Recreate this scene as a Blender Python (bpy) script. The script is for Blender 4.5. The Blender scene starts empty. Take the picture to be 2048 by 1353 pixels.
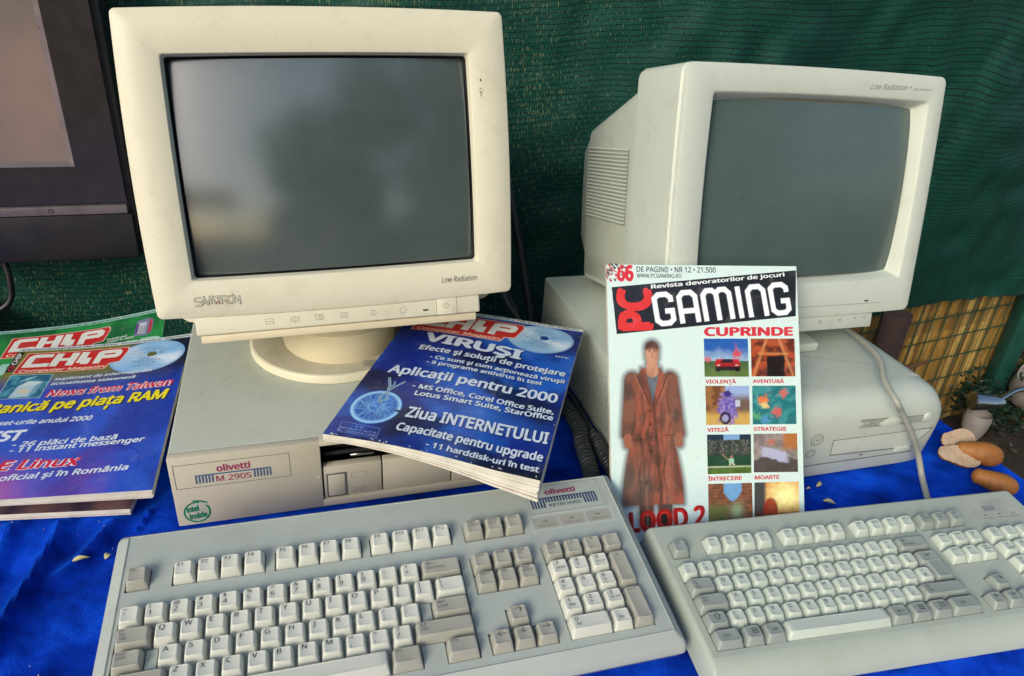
import bpy, bmesh, math, random, os
from mathutils import Matrix, Vector, noise
R = random.Random(11)
sc = bpy.context.scene
COL = sc.collection
D2R = math.radians

# ------------------------------------------------------------------ camera
def axes(rows, o):
    return Matrix([list(rows[i]) + [o[i]] for i in range(3)] + [[0, 0, 0, 1]])
cd = bpy.data.cameras.new('camera'); cam = bpy.data.objects.new('camera', cd); COL.objects.link(cam)
cd.sensor_width = 36.0; cd.lens = 36.0 * 1449.2 / 2048
cd.clip_start = 0.02; cd.clip_end = 600
cam.matrix_world = axes([(.9975, -.0709, 0), (.0333, .4688, -.8827), (.0626, .8805, .4699)], (0, 0, .5335))
sc.camera = cam

# ------------------------------------------------------------------ light
SUN = Vector((-.42, -.80, .46)).normalized()
w = bpy.data.worlds.new('World'); sc.world = w; w.use_nodes = True
wn = w.node_tree; bg = wn.nodes['Background']
sky = wn.nodes.new('ShaderNodeTexSky'); sky.sky_type = 'NISHITA'; sky.sun_disc = False
sky.sun_elevation = math.asin(SUN.z); sky.sun_rotation = math.atan2(SUN.x, SUN.y)
sky.air_density = 1.0; sky.dust_density = 2.0
wn.links.new(sky.outputs[0], bg.inputs[0]); bg.inputs[1].default_value = .12
sl = bpy.data.lights.new('sun', 'SUN'); sl.energy = 1.3; sl.angle = D2R(24); sl.color = (1, .93, .79)
so = bpy.data.objects.new('sun', sl); COL.objects.link(so)
so.rotation_euler = SUN.to_track_quat('Z', 'Y').to_euler()
sc.view_settings.view_transform = 'Standard'; sc.view_settings.look = 'None'
sc.view_settings.exposure = 0.64; sc.view_settings.gamma = 1

# ------------------------------------------------------------------ helpers
def lin(v):
    v /= 255.0
    return v / 12.92 if v <= .04045 else ((v + .055) / 1.055) ** 2.4
def c(r, g, b): return (lin(r), lin(g), lin(b))
def mixc(a, b, t):
    t = max(0, min(1, t)); return tuple(a[i] * (1 - t) + b[i] * t for i in range(3))
def sstep(a, b, x):
    t = max(0, min(1, (x - a) / (b - a))); return t * t * (3 - 2 * t)
def fbm(x, y, z=0, o=4): return noise.fractal((x, y, z), 1, 2, o)

class MB:
    def __init__(s): s.v = []; s.f = []; s.m = []; s.sm = []; s.c = []
    def add(s, vs, fs, mat=0, smooth=False, col=None, M=None):
        b = len(s.v)
        s.v += [tuple(M @ Vector(p)) for p in vs] if M is not None else [tuple(p) for p in vs]
        for i, f in enumerate(fs):
            s.f.append([b + k for k in f]); s.m.append(mat); s.sm.append(smooth)
            s.c.append(col[i] if isinstance(col, list) else col)
    def mesh(s, name, mats):
        me = bpy.data.meshes.new(name); me.from_pydata(s.v, [], s.f)
        me.polygons.foreach_set('material_index', s.m); me.polygons.foreach_set('use_smooth', s.sm)
        if any(k is not None for k in s.c):
            at = me.color_attributes.new('Col', 'FLOAT_COLOR', 'CORNER'); d = []
            for f, k in zip(s.f, s.c):
                if k is None: k = (1, 1, 1)
                if isinstance(k[0], tuple):
                    for q in k: d += [*q, 1]
                else: d += [*k, 1] * len(f)
            at.data.foreach_set('color', d)
        for m in mats: me.materials.append(m)
        me.validate(); me.update()
        if any(s.sm): me.set_sharp_from_angle(angle=D2R(38))
        return me
    def build(s, name, mats, parent=None, **kw):
        if not isinstance(mats, (list, tuple)): mats = [mats]
        return link(name, s.mesh(name, mats), parent, **kw)

def link(name, me, parent=None, mw=None, **kw):
    o = bpy.data.objects.new(name, me); COL.objects.link(o)
    if mw is not None: o.matrix_local = mw
    if parent is not None: o.parent = parent
    for k, v in kw.items(): o[k] = v
    return o
def thing(name, label, cat, mw, group=None):
    o = bpy.data.objects.new(name, None); COL.objects.link(o); o.matrix_world = mw; o.empty_display_size = .05
    o['label'] = label; o['category'] = cat
    if group: o['group'] = group
    return o
def single(mb, name, mats, label, cat, group=None, mw=None):
    o = mb.build(name, mats, None, mw=mw); o['label'] = label; o['category'] = cat
    if group: o['group'] = group
    return o

def rbox(mb, x0, x1, y0, y1, z0, z1, r=.002, seg=2, mat=0, M=None, smooth=True):
    bm = bmesh.new(); bmesh.ops.create_cube(bm, size=1)
    for v in bm.verts:
        v.co = Vector(((x0 + x1) / 2 + v.co.x * (x1 - x0), (y0 + y1) / 2 + v.co.y * (y1 - y0), (z0 + z1) / 2 + v.co.z * (z1 - z0)))
    if r > 0: bmesh.ops.bevel(bm, geom=bm.edges[:], offset=r, segments=seg, profile=.5, affect='EDGES')
    bm.verts.index_update()
    mb.add([v.co[:] for v in bm.verts], [[v.index for v in f.verts] for f in bm.faces], mat, smooth, M=M); bm.free()
def loft(mb, rings, mat=0, cap0=False, cap1=False, smooth=True, M=None, flip=False, mats=None):
    n = len(rings[0]); vs = [p for r in rings for p in r]
    for k in range(len(rings) - 1):
        fs = []
        for i in range(n):
            q = [k * n + i, k * n + (i + 1) % n, (k + 1) * n + (i + 1) % n, (k + 1) * n + i]
            fs.append(q[::-1] if flip else q)
        if k == 0:
            if cap0: fs.append(list(range(n)) if flip else list(range(n))[::-1])
            if cap1: fs.append([(len(rings) - 1) * n + i for i in range(n)][::-1] if flip else [(len(rings) - 1) * n + i for i in range(n)])
            base = len(mb.v); mb.add(vs, [], mat, smooth, M=M)
        for f in fs:
            mb.f.append([base + i for i in f]); mb.m.append(mats[k] if mats else mat); mb.sm.append(smooth); mb.c.append(None)
def rrect(x0, x1, z0, z1, r, k=4, ns=6, bulge=0.0):
    pts = []; w = x1 - x0; h = z1 - z0
    cs = [(x1 - r, z0 + r, -90), (x1 - r, z1 - r, 0), (x0 + r, z1 - r, 90), (x0 + r, z0 + r, 180)]
    for q, (cx, cz, a0) in enumerate(cs):
        for i in range(k + 1):
            a = D2R(a0 + 90 * i / k); pts.append((cx + r * math.cos(a), cz + r * math.sin(a)))
        nx = cs[(q + 1) % 4]; a = D2R(a0 + 90)
        p0 = pts[-1]; a1 = D2R(nx[2]); p1 = (nx[0] + r * math.cos(a1), nx[1] + r * math.sin(a1))
        for i in range(1, ns):
            t = i / ns; pts.append((p0[0] + (p1[0] - p0[0]) * t, p0[1] + (p1[1] - p0[1]) * t))
    if bulge:
        cx = (x0 + x1) / 2; cz = (z0 + z1) / 2; o = []
        for x, z in pts:
            fx = (x - cx) / (w / 2); fz = (z - cz) / (h / 2)
            o.append((x + bulge * fx * (1 - fz * fz), z + bulge * fz * (1 - fx * fx)))
        pts = o
    return pts
def catmull(pts, n=6):
    P = [Vector(p) for p in pts]; P = [P[0] * 2 - P[1]] + P + [P[-1] * 2 - P[-2]]; out = []
    for i in range(1, len(P) - 2):
        a, b, d, e = P[i - 1:i + 3]
        for k in range(n):
            t = k / n
            out.append(.5 * ((2 * b) + (d - a) * t + (2 * a - 5 * b + 4 * d - e) * t * t + (3 * b - a - 3 * d + e) * t ** 3))
    out.append(P[-2]); return out
def tube(mb, pts, r, n=8, mat=0, M=None):
    P = [Vector(p) for p in pts]; up = Vector((0, 0, 1)); rings = []; prev = None
    for i, p in enumerate(P):
        t = (P[min(i + 1, len(P) - 1)] - P[max(i - 1, 0)]).normalized()
        a = prev if prev is not None else (up if abs(t.z) < .9 else Vector((1, 0, 0)))
        a = (a - t * a.dot(t)).normalized(); b = t.cross(a); prev = a
        rr = r[i] if isinstance(r, list) else r
        rings.append([tuple(p + (a * math.cos(2 * math.pi * k / n) + b * math.sin(2 * math.pi * k / n)) * rr) for k in range(n)])
    loft(mb, rings, mat, True, True, True, M)
def lathe(mb, prof, n=48, mat=0, M=None, a0=0, a1=360):
    full = abs(a1 - a0) >= 360; m = n if full else n + 1
    vs = []; fs = []
    for k in range(m):
        a = D2R(a0 + (a1 - a0) * k / n)
        vs += [(r * math.cos(a), r * math.sin(a), z) for r, z in prof]
    L = len(prof)
    for k in range(n):
        k2 = (k + 1) % m
        for i in range(L - 1): fs.append([k * L + i, k2 * L + i, k2 * L + i + 1, k * L + i + 1])
    mb.add(vs, fs, mat, True, M=M)

# ---- flat shapes and lettering
_tc = {}
FONT = None
try: FONT = bpy.data.fonts.load(os.path.join(bpy.utils.system_resource('DATAFILES'), 'fonts', 'NotoSansHebrew-Regular.woff2'))   # a font that ships inside Blender
except Exception: FONT = None
PLAIN = set('ĂăÎîÂâŞş•ÉéÄÖÜ')
def raw_text(s, shear):
    k = (s, shear)
    if k in _tc: return _tc[k]
    cu = bpy.data.curves.new('t', 'FONT'); cu.body = s; cu.size = 1; cu.shear = shear; cu.resolution_u = 2
    if FONT and all(ord(ch) < 128 or ch in PLAIN for ch in s): cu.font = FONT
    ob = bpy.data.objects.new('t', cu); me = ob.to_mesh()
    vs = [(v.co.x, v.co.y) for v in me.vertices]; fs = [list(p.vertices) for p in me.polygons]
    ob.to_mesh_clear(); bpy.data.objects.remove(ob); bpy.data.curves.remove(cu)
    _tc[k] = (vs, fs); return _tc[k]
def text_geo(s, bold=0.0, shear=0.0):
    """outline faces of a line of text; weight comes from a few shifted copies, each a hair above the last"""
    base = s.replace('ţ', 't').replace('Ţ', 'T') if FONT else s
    vs, fs = raw_text(base, shear); vs = list(vs); fs = list(fs)
    if FONT and base != s:
        cv, cf = raw_text(',', 0); cx = sum(v[0] for v in cv) / len(cv)
        for i, ch in enumerate(s):
            if ch in 'ţŢ':
                e = max(v[0] for v in raw_text(base[:i + 1], 0)[0]); w_ = max(v[0] for v in raw_text(base[i], 0)[0]) - min(v[0] for v in raw_text(base[i], 0)[0])
                o = len(vs); vs += [(x - cx + e - w_ * .45 - shear * .2, y - .20) for x, y in cv]; fs += [[o + j for j in f] for f in cf]
    if bold <= 0: return [(x, y, 0) for x, y in vs], fs
    V = []; F = []
    for k, (dx, dy) in enumerate(((0, 0), (1, .3), (-1, -.3), (.3, -1), (-.3, 1), (.75, .75), (-.75, -.75))):
        o = len(V); V += [(x + dx * bold, y + dy * bold * .8, k * 3e-6) for x, y in vs]; F += [[o + j for j in f] for f in fs]
    return V, F
def caph(bold):
    vs, _ = text_geo('H', bold); return max(v[1] for v in vs)
def text2d(s, x0, y0, x1, y1, h, bold=.02, shear=0):
    bold = max(0, bold)
    vs, fs = text_geo(s, bold, shear)
    if not vs: return [], []
    a = min(v[0] for v in vs); b = max(v[0] for v in vs); L = math.hypot(x1 - x0, y1 - y0)
    sx = L / (b - a); sy = h / caph(bold); dx, dy = (x1 - x0) / L, (y1 - y0) / L
    out = []
    for x, y, k in vs:
        X = (x - a) * sx; Y = y * sy; out.append((x0 + X * dx - Y * dy, y0 + X * dy + Y * dx, k))
    return out, fs
def stroke(pts, wd, closed=False):
    P = [Vector((p[0], p[1])) for p in pts]; n = len(P); L = []; Q = []
    for i in range(n):
        if closed: a, b = P[i - 1], P[(i + 1) % n]
        else: a, b = P[max(i - 1, 0)], P[min(i + 1, n - 1)]
        d0 = (P[i] - a); d1 = (b - P[i])
        d0 = d0.normalized() if d0.length > 1e-9 else d1.normalized(); d1 = d1.normalized() if d1.length > 1e-9 else d0
        n0 = Vector((-d0.y, d0.x)); n1 = Vector((-d1.y, d1.x)); m = (n0 + n1)
        m = m.normalized() if m.length > 1e-6 else n0; k = 1 / max(.35, m.dot(n0))
        L.append(P[i] + m * (wd / 2 * k)); Q.append(P[i] - m * (wd / 2 * k))
    vs = [tuple(p) for p in L] + [tuple(p) for p in Q]
    fs = [[i, n + i, n + (i + 1) % n, (i + 1) % n] for i in range(n if closed else n - 1)]
    return vs, fs
def poly(pts): return list(pts), [list(range(len(pts)))]
def ellipse(cx, cy, rx, ry, n=40, rot=0):
    o = []
    for i in range(n):
        a = 2 * math.pi * i / n; x, y = rx * math.cos(a), ry * math.sin(a)
        o.append((cx + x * math.cos(rot) - y * math.sin(rot), cy + x * math.sin(rot) + y * math.cos(rot)))
    return o
def tri_sub(vs, fs, mx):
    V = [(v[0], v[1], v[2] if len(v) > 2 else 0) for v in vs]; T = []
    for f in fs:
        if len(f) > 4:
            bm = bmesh.new(); bv = [bm.verts.new((V[i][0], V[i][1], 0)) for i in f]
            try: bf = bm.faces.new(bv)
            except ValueError: bm.free(); continue
            r = bmesh.ops.triangulate(bm, faces=[bf]); mp = {b: i for b, i in zip(bv, f)}
            T += [[mp[v] for v in t.verts] for t in bm.faces]; bm.free()
        else:
            for k in range(1, len(f) - 1): T.append([f[0], f[k], f[k + 1]])
    out = []; st = T; cache = {}
    while st:
        t = st.pop(); e = [(math.dist(V[t[i]], V[t[(i + 1) % 3]]), i) for i in range(3)]; m, i = max(e)
        if m <= mx: out.append(t); continue
        a, b, d = t[i], t[(i + 1) % 3], t[(i + 2) % 3]; k = (min(a, b), max(a, b))
        if k not in cache: V.append(((V[a][0] + V[b][0]) / 2, (V[a][1] + V[b][1]) / 2, V[a][2])); cache[k] = len(V) - 1
        q = cache[k]; st += [[a, q, d], [q, b, d]]
    return V, out

class Sheet:
    """a printed sheet in space: x along its width, y up its height"""
    def __init__(s, TL, TR, BR, BL, W, H, bow=None):
        s.q = [Vector(p) for p in (TL, TR, BR, BL)]; s.W = W; s.H = H; s.bow = bow or (lambda u, v: 0)
        s.n = (s.q[2] - s.q[3]).cross(s.q[0] - s.q[3]).normalized()
    def p(s, x, y, l=0):
        u, v = x / s.W, y / s.H; a, b, d, e = s.q
        return e * ((1 - u) * (1 - v)) + d * (u * (1 - v)) + b * (u * v) + a * ((1 - u) * v) + s.n * (s.bow(u, v) + l)
class Print:
    def __init__(s, sheet, mx=.016): s.sh = sheet; s.mb = MB(); s.mx = mx
    def put(s, g, col, l=1):
        vs, fs = g
        if not fs: return
        V, T = tri_sub(vs, fs, s.mx); s.mb.add([s.sh.p(x, y, l * 6e-5 + k) for x, y, k in V], T, 0, False, col)
    def text(s, t, x0, y0, x1, y1, h, col, bold=.025, shear=0, l=3, sh=None):
        if sh: s.put(text2d(t, x0 + sh[0], y0 + sh[1], x1 + sh[0], y1 + sh[1], h, bold, shear), sh[2], l - .5)
        s.put(text2d(t, x0, y0, x1, y1, h, bold, shear), col, l)
    def image(s, q, nx, ny, fn, l=2, cell=False):
        BL, BR, TR, TL = q; vs = []; cs = []
        for j in range(ny + 1):
            for i in range(nx + 1):
                u, v = i / nx, j / ny
                vs.append((BL[0] * (1 - u) * (1 - v) + BR[0] * u * (1 - v) + TR[0] * u * v + TL[0] * (1 - u) * v,
                           BL[1] * (1 - u) * (1 - v) + BR[1] * u * (1 - v) + TR[1] * u * v + TL[1] * (1 - u) * v))
                cs.append(fn(u, v))
        fs = []; cl = []
        for j in range(ny):
            for i in range(nx):
                a = j * (nx + 1) + i; f = [a, a + 1, a + nx + 2, a + nx + 1]; fs.append(f); cl.append(tuple(cs[k] for k in f))
        s.mb.add([s.sh.p(x, y, l * 6e-5) for x, y in vs], fs, 0, True, cl)

# ------------------------------------------------------------------ materials
def newmat(name):
    m = bpy.data.materials.new(name); m.use_nodes = True; nt = m.node_tree
    return m, nt, nt.nodes['Principled BSDF']
def nd(nt, t, **kw):
    n = nt.nodes.new('ShaderNode' + t)
    for k, v in kw.items():
        if k in n.inputs: n.inputs[k].default_value = v
        else: setattr(n, k, v)
    return n
def lk(nt, a, b): nt.links.new(a, b)
def ramp(nt, fac, stops):
    r = nd(nt, 'ValToRGB'); e = r.color_ramp.elements
    while len(e) < len(stops): e.new(.5)
    for k, (p, col) in zip(e, stops): k.position = p; k.color = (*col, 1)
    lk(nt, fac, r.inputs[0]); return r.outputs[0]
def mth(nt, op, a, b=None, cl=False):
    n = nd(nt, 'Math', operation=op); n.use_clamp = cl
    for i, v in enumerate((a, b)):
        if v is None: continue
        if isinstance(v, (int, float)): n.inputs[i].default_value = v
        else: lk(nt, v, n.inputs[i])
    return n.outputs[0]
def mixn(nt, fac, a, b):
    n = nd(nt, 'MixRGB')
    for i, v in enumerate((fac, a, b)):
        if isinstance(v, (int, float)): n.inputs[i].default_value = v
        elif isinstance(v, tuple): n.inputs[i].default_value = (*v, 1)
        else: lk(nt, v, n.inputs[i])
    return n.outputs[0]
def plastic(name, a, b, rough=.45, sc1=9, dirt=(.25, .22, .16), amt=.25, bump=.06, spec=.4):
    m, nt, bs = newmat(name); tc = nd(nt, 'TexCoord').outputs['Object']
    n1 = nd(nt, 'TexNoise', Scale=sc1, Detail=5.0, Roughness=.6); lk(nt, tc, n1.inputs['Vector'])
    col = ramp(nt, n1.outputs[0], [(.3, a), (.7, b)])
    n2 = nd(nt, 'TexNoise', Scale=150.0, Detail=3.0); lk(nt, tc, n2.inputs['Vector'])
    n3 = nd(nt, 'TexNoise', Scale=24.0, Detail=6.0, Roughness=.75); lk(nt, tc, n3.inputs['Vector'])
    sp = mth(nt, 'MULTIPLY', mth(nt, 'GREATER_THAN', n2.outputs[0], .69), .35)
    sm = mth(nt, 'MULTIPLY', mth(nt, 'MULTIPLY', mth(nt, 'SUBTRACT', n3.outputs[0], .52), 6, True), amt, True)
    col = mixn(nt, sm, col, dirt); col = mixn(nt, mth(nt, 'MULTIPLY', sp, amt * 2), col, dirt)
    lk(nt, col, bs.inputs['Base Color'])
    lk(nt, mth(nt, 'ADD', mth(nt, 'MULTIPLY', n3.outputs[0], .25), rough - .1), bs.inputs['Roughness'])
    n4 = nd(nt, 'TexNoise', Scale=1400.0, Detail=1.0); lk(nt, tc, n4.inputs['Vector'])
    bp = nd(nt, 'Bump', Strength=bump, Distance=.001); lk(nt, n4.outputs[0], bp.inputs['Height']); lk(nt, bp.outputs[0], bs.inputs['Normal'])
    bs.inputs['Specular IOR Level'].default_value = spec
    return m
def plain(name, col, rough=.5, metal=0.0, coat=0.0, spec=.5):
    m, nt, bs = newmat(name); tc = nd(nt, 'TexCoord').outputs['Object']
    n1 = nd(nt, 'TexNoise', Scale=40.0, Detail=5.0); lk(nt, tc, n1.inputs['Vector'])
    lk(nt, ramp(nt, n1.outputs[0], [(.25, tuple(x * .82 for x in col)), (.75, tuple(min(1, x * 1.15) for x in col))]), bs.inputs['Base Color'])
    lk(nt, mth(nt, 'ADD', mth(nt, 'MULTIPLY', n1.outputs[0], .2), max(0, rough - .1)), bs.inputs['Roughness'])
    bs.inputs['Metallic'].default_value = metal; bs.inputs['Coat Weight'].default_value = coat; bs.inputs['Specular IOR Level'].default_value = spec
    return m
def colattr(name, rough, coat=0.0, bump=0.0, spec=.5):
    m, nt, bs = newmat(name); a = nd(nt, 'Attribute', attribute_name='Col'); tc = nd(nt, 'TexCoord').outputs['Object']
    n1 = nd(nt, 'TexNoise', Scale=60.0, Detail=5.0, Roughness=.7); lk(nt, tc, n1.inputs['Vector'])
    lk(nt, mixn(nt, mth(nt, 'MULTIPLY', mth(nt, 'SUBTRACT', n1.outputs[0], .55, True), .6), a.outputs['Color'], (.45, .45, .42)), bs.inputs['Base Color'])
    lk(nt, mth(nt, 'ADD', mth(nt, 'MULTIPLY', n1.outputs[0], .25), rough - .12), bs.inputs['Roughness'])
    bs.inputs['Coat Weight'].default_value = coat; bs.inputs['Specular IOR Level'].default_value = spec
    if bump:
        n2 = nd(nt, 'TexNoise', Scale=14.0, Detail=3.0); lk(nt, tc, n2.inputs['Vector'])
        bp = nd(nt, 'Bump', Strength=bump, Distance=.004); lk(nt, n2.outputs[0], bp.inputs['Height']); lk(nt, bp.outputs[0], bs.inputs['Normal'])
    return m

M_CREAM = plastic('cream_plastic', (.64, .62, .475), (.59, .57, .425), .42, 4, (.42, .37, .24), .26)
M_CREAM2 = plastic('yellowed_plastic', (.62, .56, .38), (.57, .51, .345), .45, 7, (.42, .34, .2), .2)
M_DUSTY = plastic('dusty_cream_plastic', (.36, .34, .26), (.46, .43, .33), .6, 18, (.25, .22, .16), .5)
M_GREY = plastic('pale_grey_plastic', (.555, .605, .525), (.51, .56, .48), .42, 5, (.34, .34, .26), .26)
M_CASE = plastic('case_front_plastic', (.50, .47, .37), (.45, .42, .33), .45, 9, (.3, .28, .2), .2)
M_CTOP = plastic('painted_case_steel', (.44, .475, .405), (.40, .435, .37), .4, 10, (.28, .27, .23), .22, .15)
M_PC = plastic('grey_green_plastic', (.49, .55, .48), (.45, .505, .44), .42, 8, (.3, .31, .26), .2)
M_KB = plastic('keyboard_body_plastic', (.41, .455, .415), (.375, .42, .38), .45, 11, (.28, .29, .25), .25)
M_KEY = plastic('light_key_plastic', (.60, .62, .55), (.56, .58, .51), .4, 15, (.4, .4, .33), .15, .04)
M_KEYG = plastic('grey_key_plastic', (.36, .36, .31), (.33, .33, .28), .42, 15, (.22, .21, .17), .2, .04)
M_KB2 = plastic('aged_keyboard_plastic', (.425, .48, .405), (.39, .44, .37), .42, 11, (.3, .3, .22), .25)
M_KEY2 = plastic('worn_light_key_plastic', (.53, .60, .525), (.49, .555, .48), .42, 15, (.36, .37, .3), .18, .04)
M_KEYG2 = plastic('worn_grey_key_plastic', (.30, .34, .31), (.27, .31, .28), .42, 15, (.2, .21, .18), .2, .04)
M_INK = plain('dark_ink', (.035, .04, .045), .6)
M_INKG = plain('faded_grey_ink', (.13, .135, .125), .6)
M_INKF = plain('faded_ink', (.2, .21, .19), .6)
M_SHAD = plain('groove_shade_grey', (.30, .335, .29), .5)  # darker tone, painted recess shade for flat slots, dimples and vents
M_RED = plain('wine_red_ink', (.28, .03, .10), .5)
M_BLUE = plain('slate_blue_ink', (.05, .10, .20), .5)
M_NAVY = plain('navy_ink', (.02, .04, .11), .5)
M_GREEN = plain('green_ink', (.0, .17, .07), .5)
M_STICK = plain('sticker_base', (.42, .44, .38), .45)
M_BLACK = plain('black_plastic', (.012, .012, .013), .4)
M_SLOT = plain('dark_slot', (.006, .006, .006), .8)
M_WIRE = plain('black_cable_rubber', (.012, .013, .014), .45)
M_COIL = plain('dark_grey_cable_rubber', (.045, .055, .055), .5)
M_GCAB = plain('grey_cable_rubber', (.34, .35, .30), .45)
M_PAPER = plain('page_paper', (.62, .60, .50), .7)
M_PRINT = colattr('printed_cover', .30, .25, .25)
M_REED = colattr('reed_stems', .6, 0, .2)
M_STEEL = plain('weathered_steel', (.5, .52, .52), .22, 1.0)
M_FLESH = plastic('pale_cut_face', (.56, .42, .29), (.46, .33, .22), .8, 70, (.30, .19, .11), .7, .6)
M_SKIN = plastic('orange_brown_skin', (.36, .145, .028), (.27, .10, .022), .5, 26, (.10, .04, .015), .6, .3)
M_GPL = plain('grey_broken_plastic', (.34, .31, .29), .5)
M_WGRN = plain('green_coated_wire', (.012, .07, .04), .45)
M_PGRN = plain('green_painted_post', (.008, .06, .045), .45)
M_WOOD = plain('dark_old_wood', (.055, .034, .030), .9)
M_TWIG = plain('brown_twig_bark', (.12, .06, .03), .8)
M_ORNG = plain('orange_plastic', (.45, .10, .02), .5)
M_LEAFY = plain('dry_yellow_leaf', (.50, .46, .22), .6)
M_TVB = plain('gloss_black_bezel', (.03, .026, .026), .16, 0, .0, .35)
m, nt, bs = newmat('display_panel'); n_ = nd(nt, 'TexNoise', Scale=4.0, Detail=3.0); lk(nt, nd(nt, 'TexCoord').outputs['Object'], n_.inputs['Vector'])
lk(nt, ramp(nt, n_.outputs[0], [(.35, (.15, .13, .11)), (.65, (.27, .19, .165))]), bs.inputs['Base Color']); bs.inputs['Roughness'].default_value = .22; M_TVS = m
M_TVM = plain('violet_grey_trim', (.20, .17, .18), .3, .4)
M_TVL = plain('satin_black_panel', (.018, .016, .02), .4)

def glass(name, col, rough):
    m, nt, bs = newmat(name); tc = nd(nt, 'TexCoord').outputs['Object']
    n1 = nd(nt, 'TexNoise', Scale=12.0, Detail=6.0, Roughness=.7); lk(nt, tc, n1.inputs['Vector'])
    n2 = nd(nt, 'TexNoise', Scale=320.0, Detail=2.0); lk(nt, tc, n2.inputs['Vector'])
    dust = mth(nt, 'ADD', mth(nt, 'MULTIPLY', mth(nt, 'GREATER_THAN', n2.outputs[0], .78), .35), mth(nt, 'MULTIPLY', n1.outputs[0], .16))
    lk(nt, mixn(nt, dust, col, (.36, .38, .36)), bs.inputs['Base Color'])
    lk(nt, mth(nt, 'ADD', mth(nt, 'MULTIPLY', n1.outputs[0], .10), rough), bs.inputs['Roughness'])
    bs.inputs['Specular IOR Level'].default_value = .6; bs.inputs['Coat Weight'].default_value = 1.0; bs.inputs['Coat IOR'].default_value = 1.7; bs.inputs['Coat Roughness'].default_value = rough
    return m
M_CRT = glass('tinted_screen_glass', (.034, .056, .056), .13)
M_CRT2 = glass('matte_screen_glass', (.042, .078, .072), .24)
M_CRT2.node_tree.nodes['Principled BSDF'].inputs['Coat Weight'].default_value = .35

def velvet():
    m, nt, bs = newmat('blue_velvet'); tc = nd(nt, 'TexCoord').outputs['Object']
    mp = nd(nt, 'Mapping'); mp.inputs['Scale'].default_value = (11, 16, 9); mp.inputs['Rotation'].default_value = (0, 0, .5); lk(nt, tc, mp.inputs[0])
    n1 = nd(nt, 'TexNoise', Scale=1.0, Detail=6.0, Roughness=.65); lk(nt, mp.outputs[0], n1.inputs['Vector'])
    n2 = nd(nt, 'TexNoise', Scale=420.0, Detail=2.0); lk(nt, tc, n2.inputs['Vector'])
    col = ramp(nt, n1.outputs[0], [(.34, (.0008, .009, .17)), (.5, (.0022, .036, .48)), (.66, (.006, .095, .88))])
    col = mixn(nt, mth(nt, 'MULTIPLY', n2.outputs[0], .35), col, (.001, .004, .05))
    lk(nt, col, bs.inputs['Base Color']); bs.inputs['Roughness'].default_value = 1.0; bs.inputs['Specular IOR Level'].default_value = .04
    bs.inputs['Sheen Weight'].default_value = 1.0; bs.inputs['Sheen Roughness'].default_value = .42; bs.inputs['Sheen Tint'].default_value = (.01, .17, 1.0, 1)
    bp = nd(nt, 'Bump', Strength=.8, Distance=.0018); lk(nt, mth(nt, 'ADD', mth(nt, 'MULTIPLY', n2.outputs[0], .5), n1.outputs[0]), bp.inputs['Height']); lk(nt, bp.outputs[0], bs.inputs['Normal'])
    return m
M_VELVET = velvet()

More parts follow.
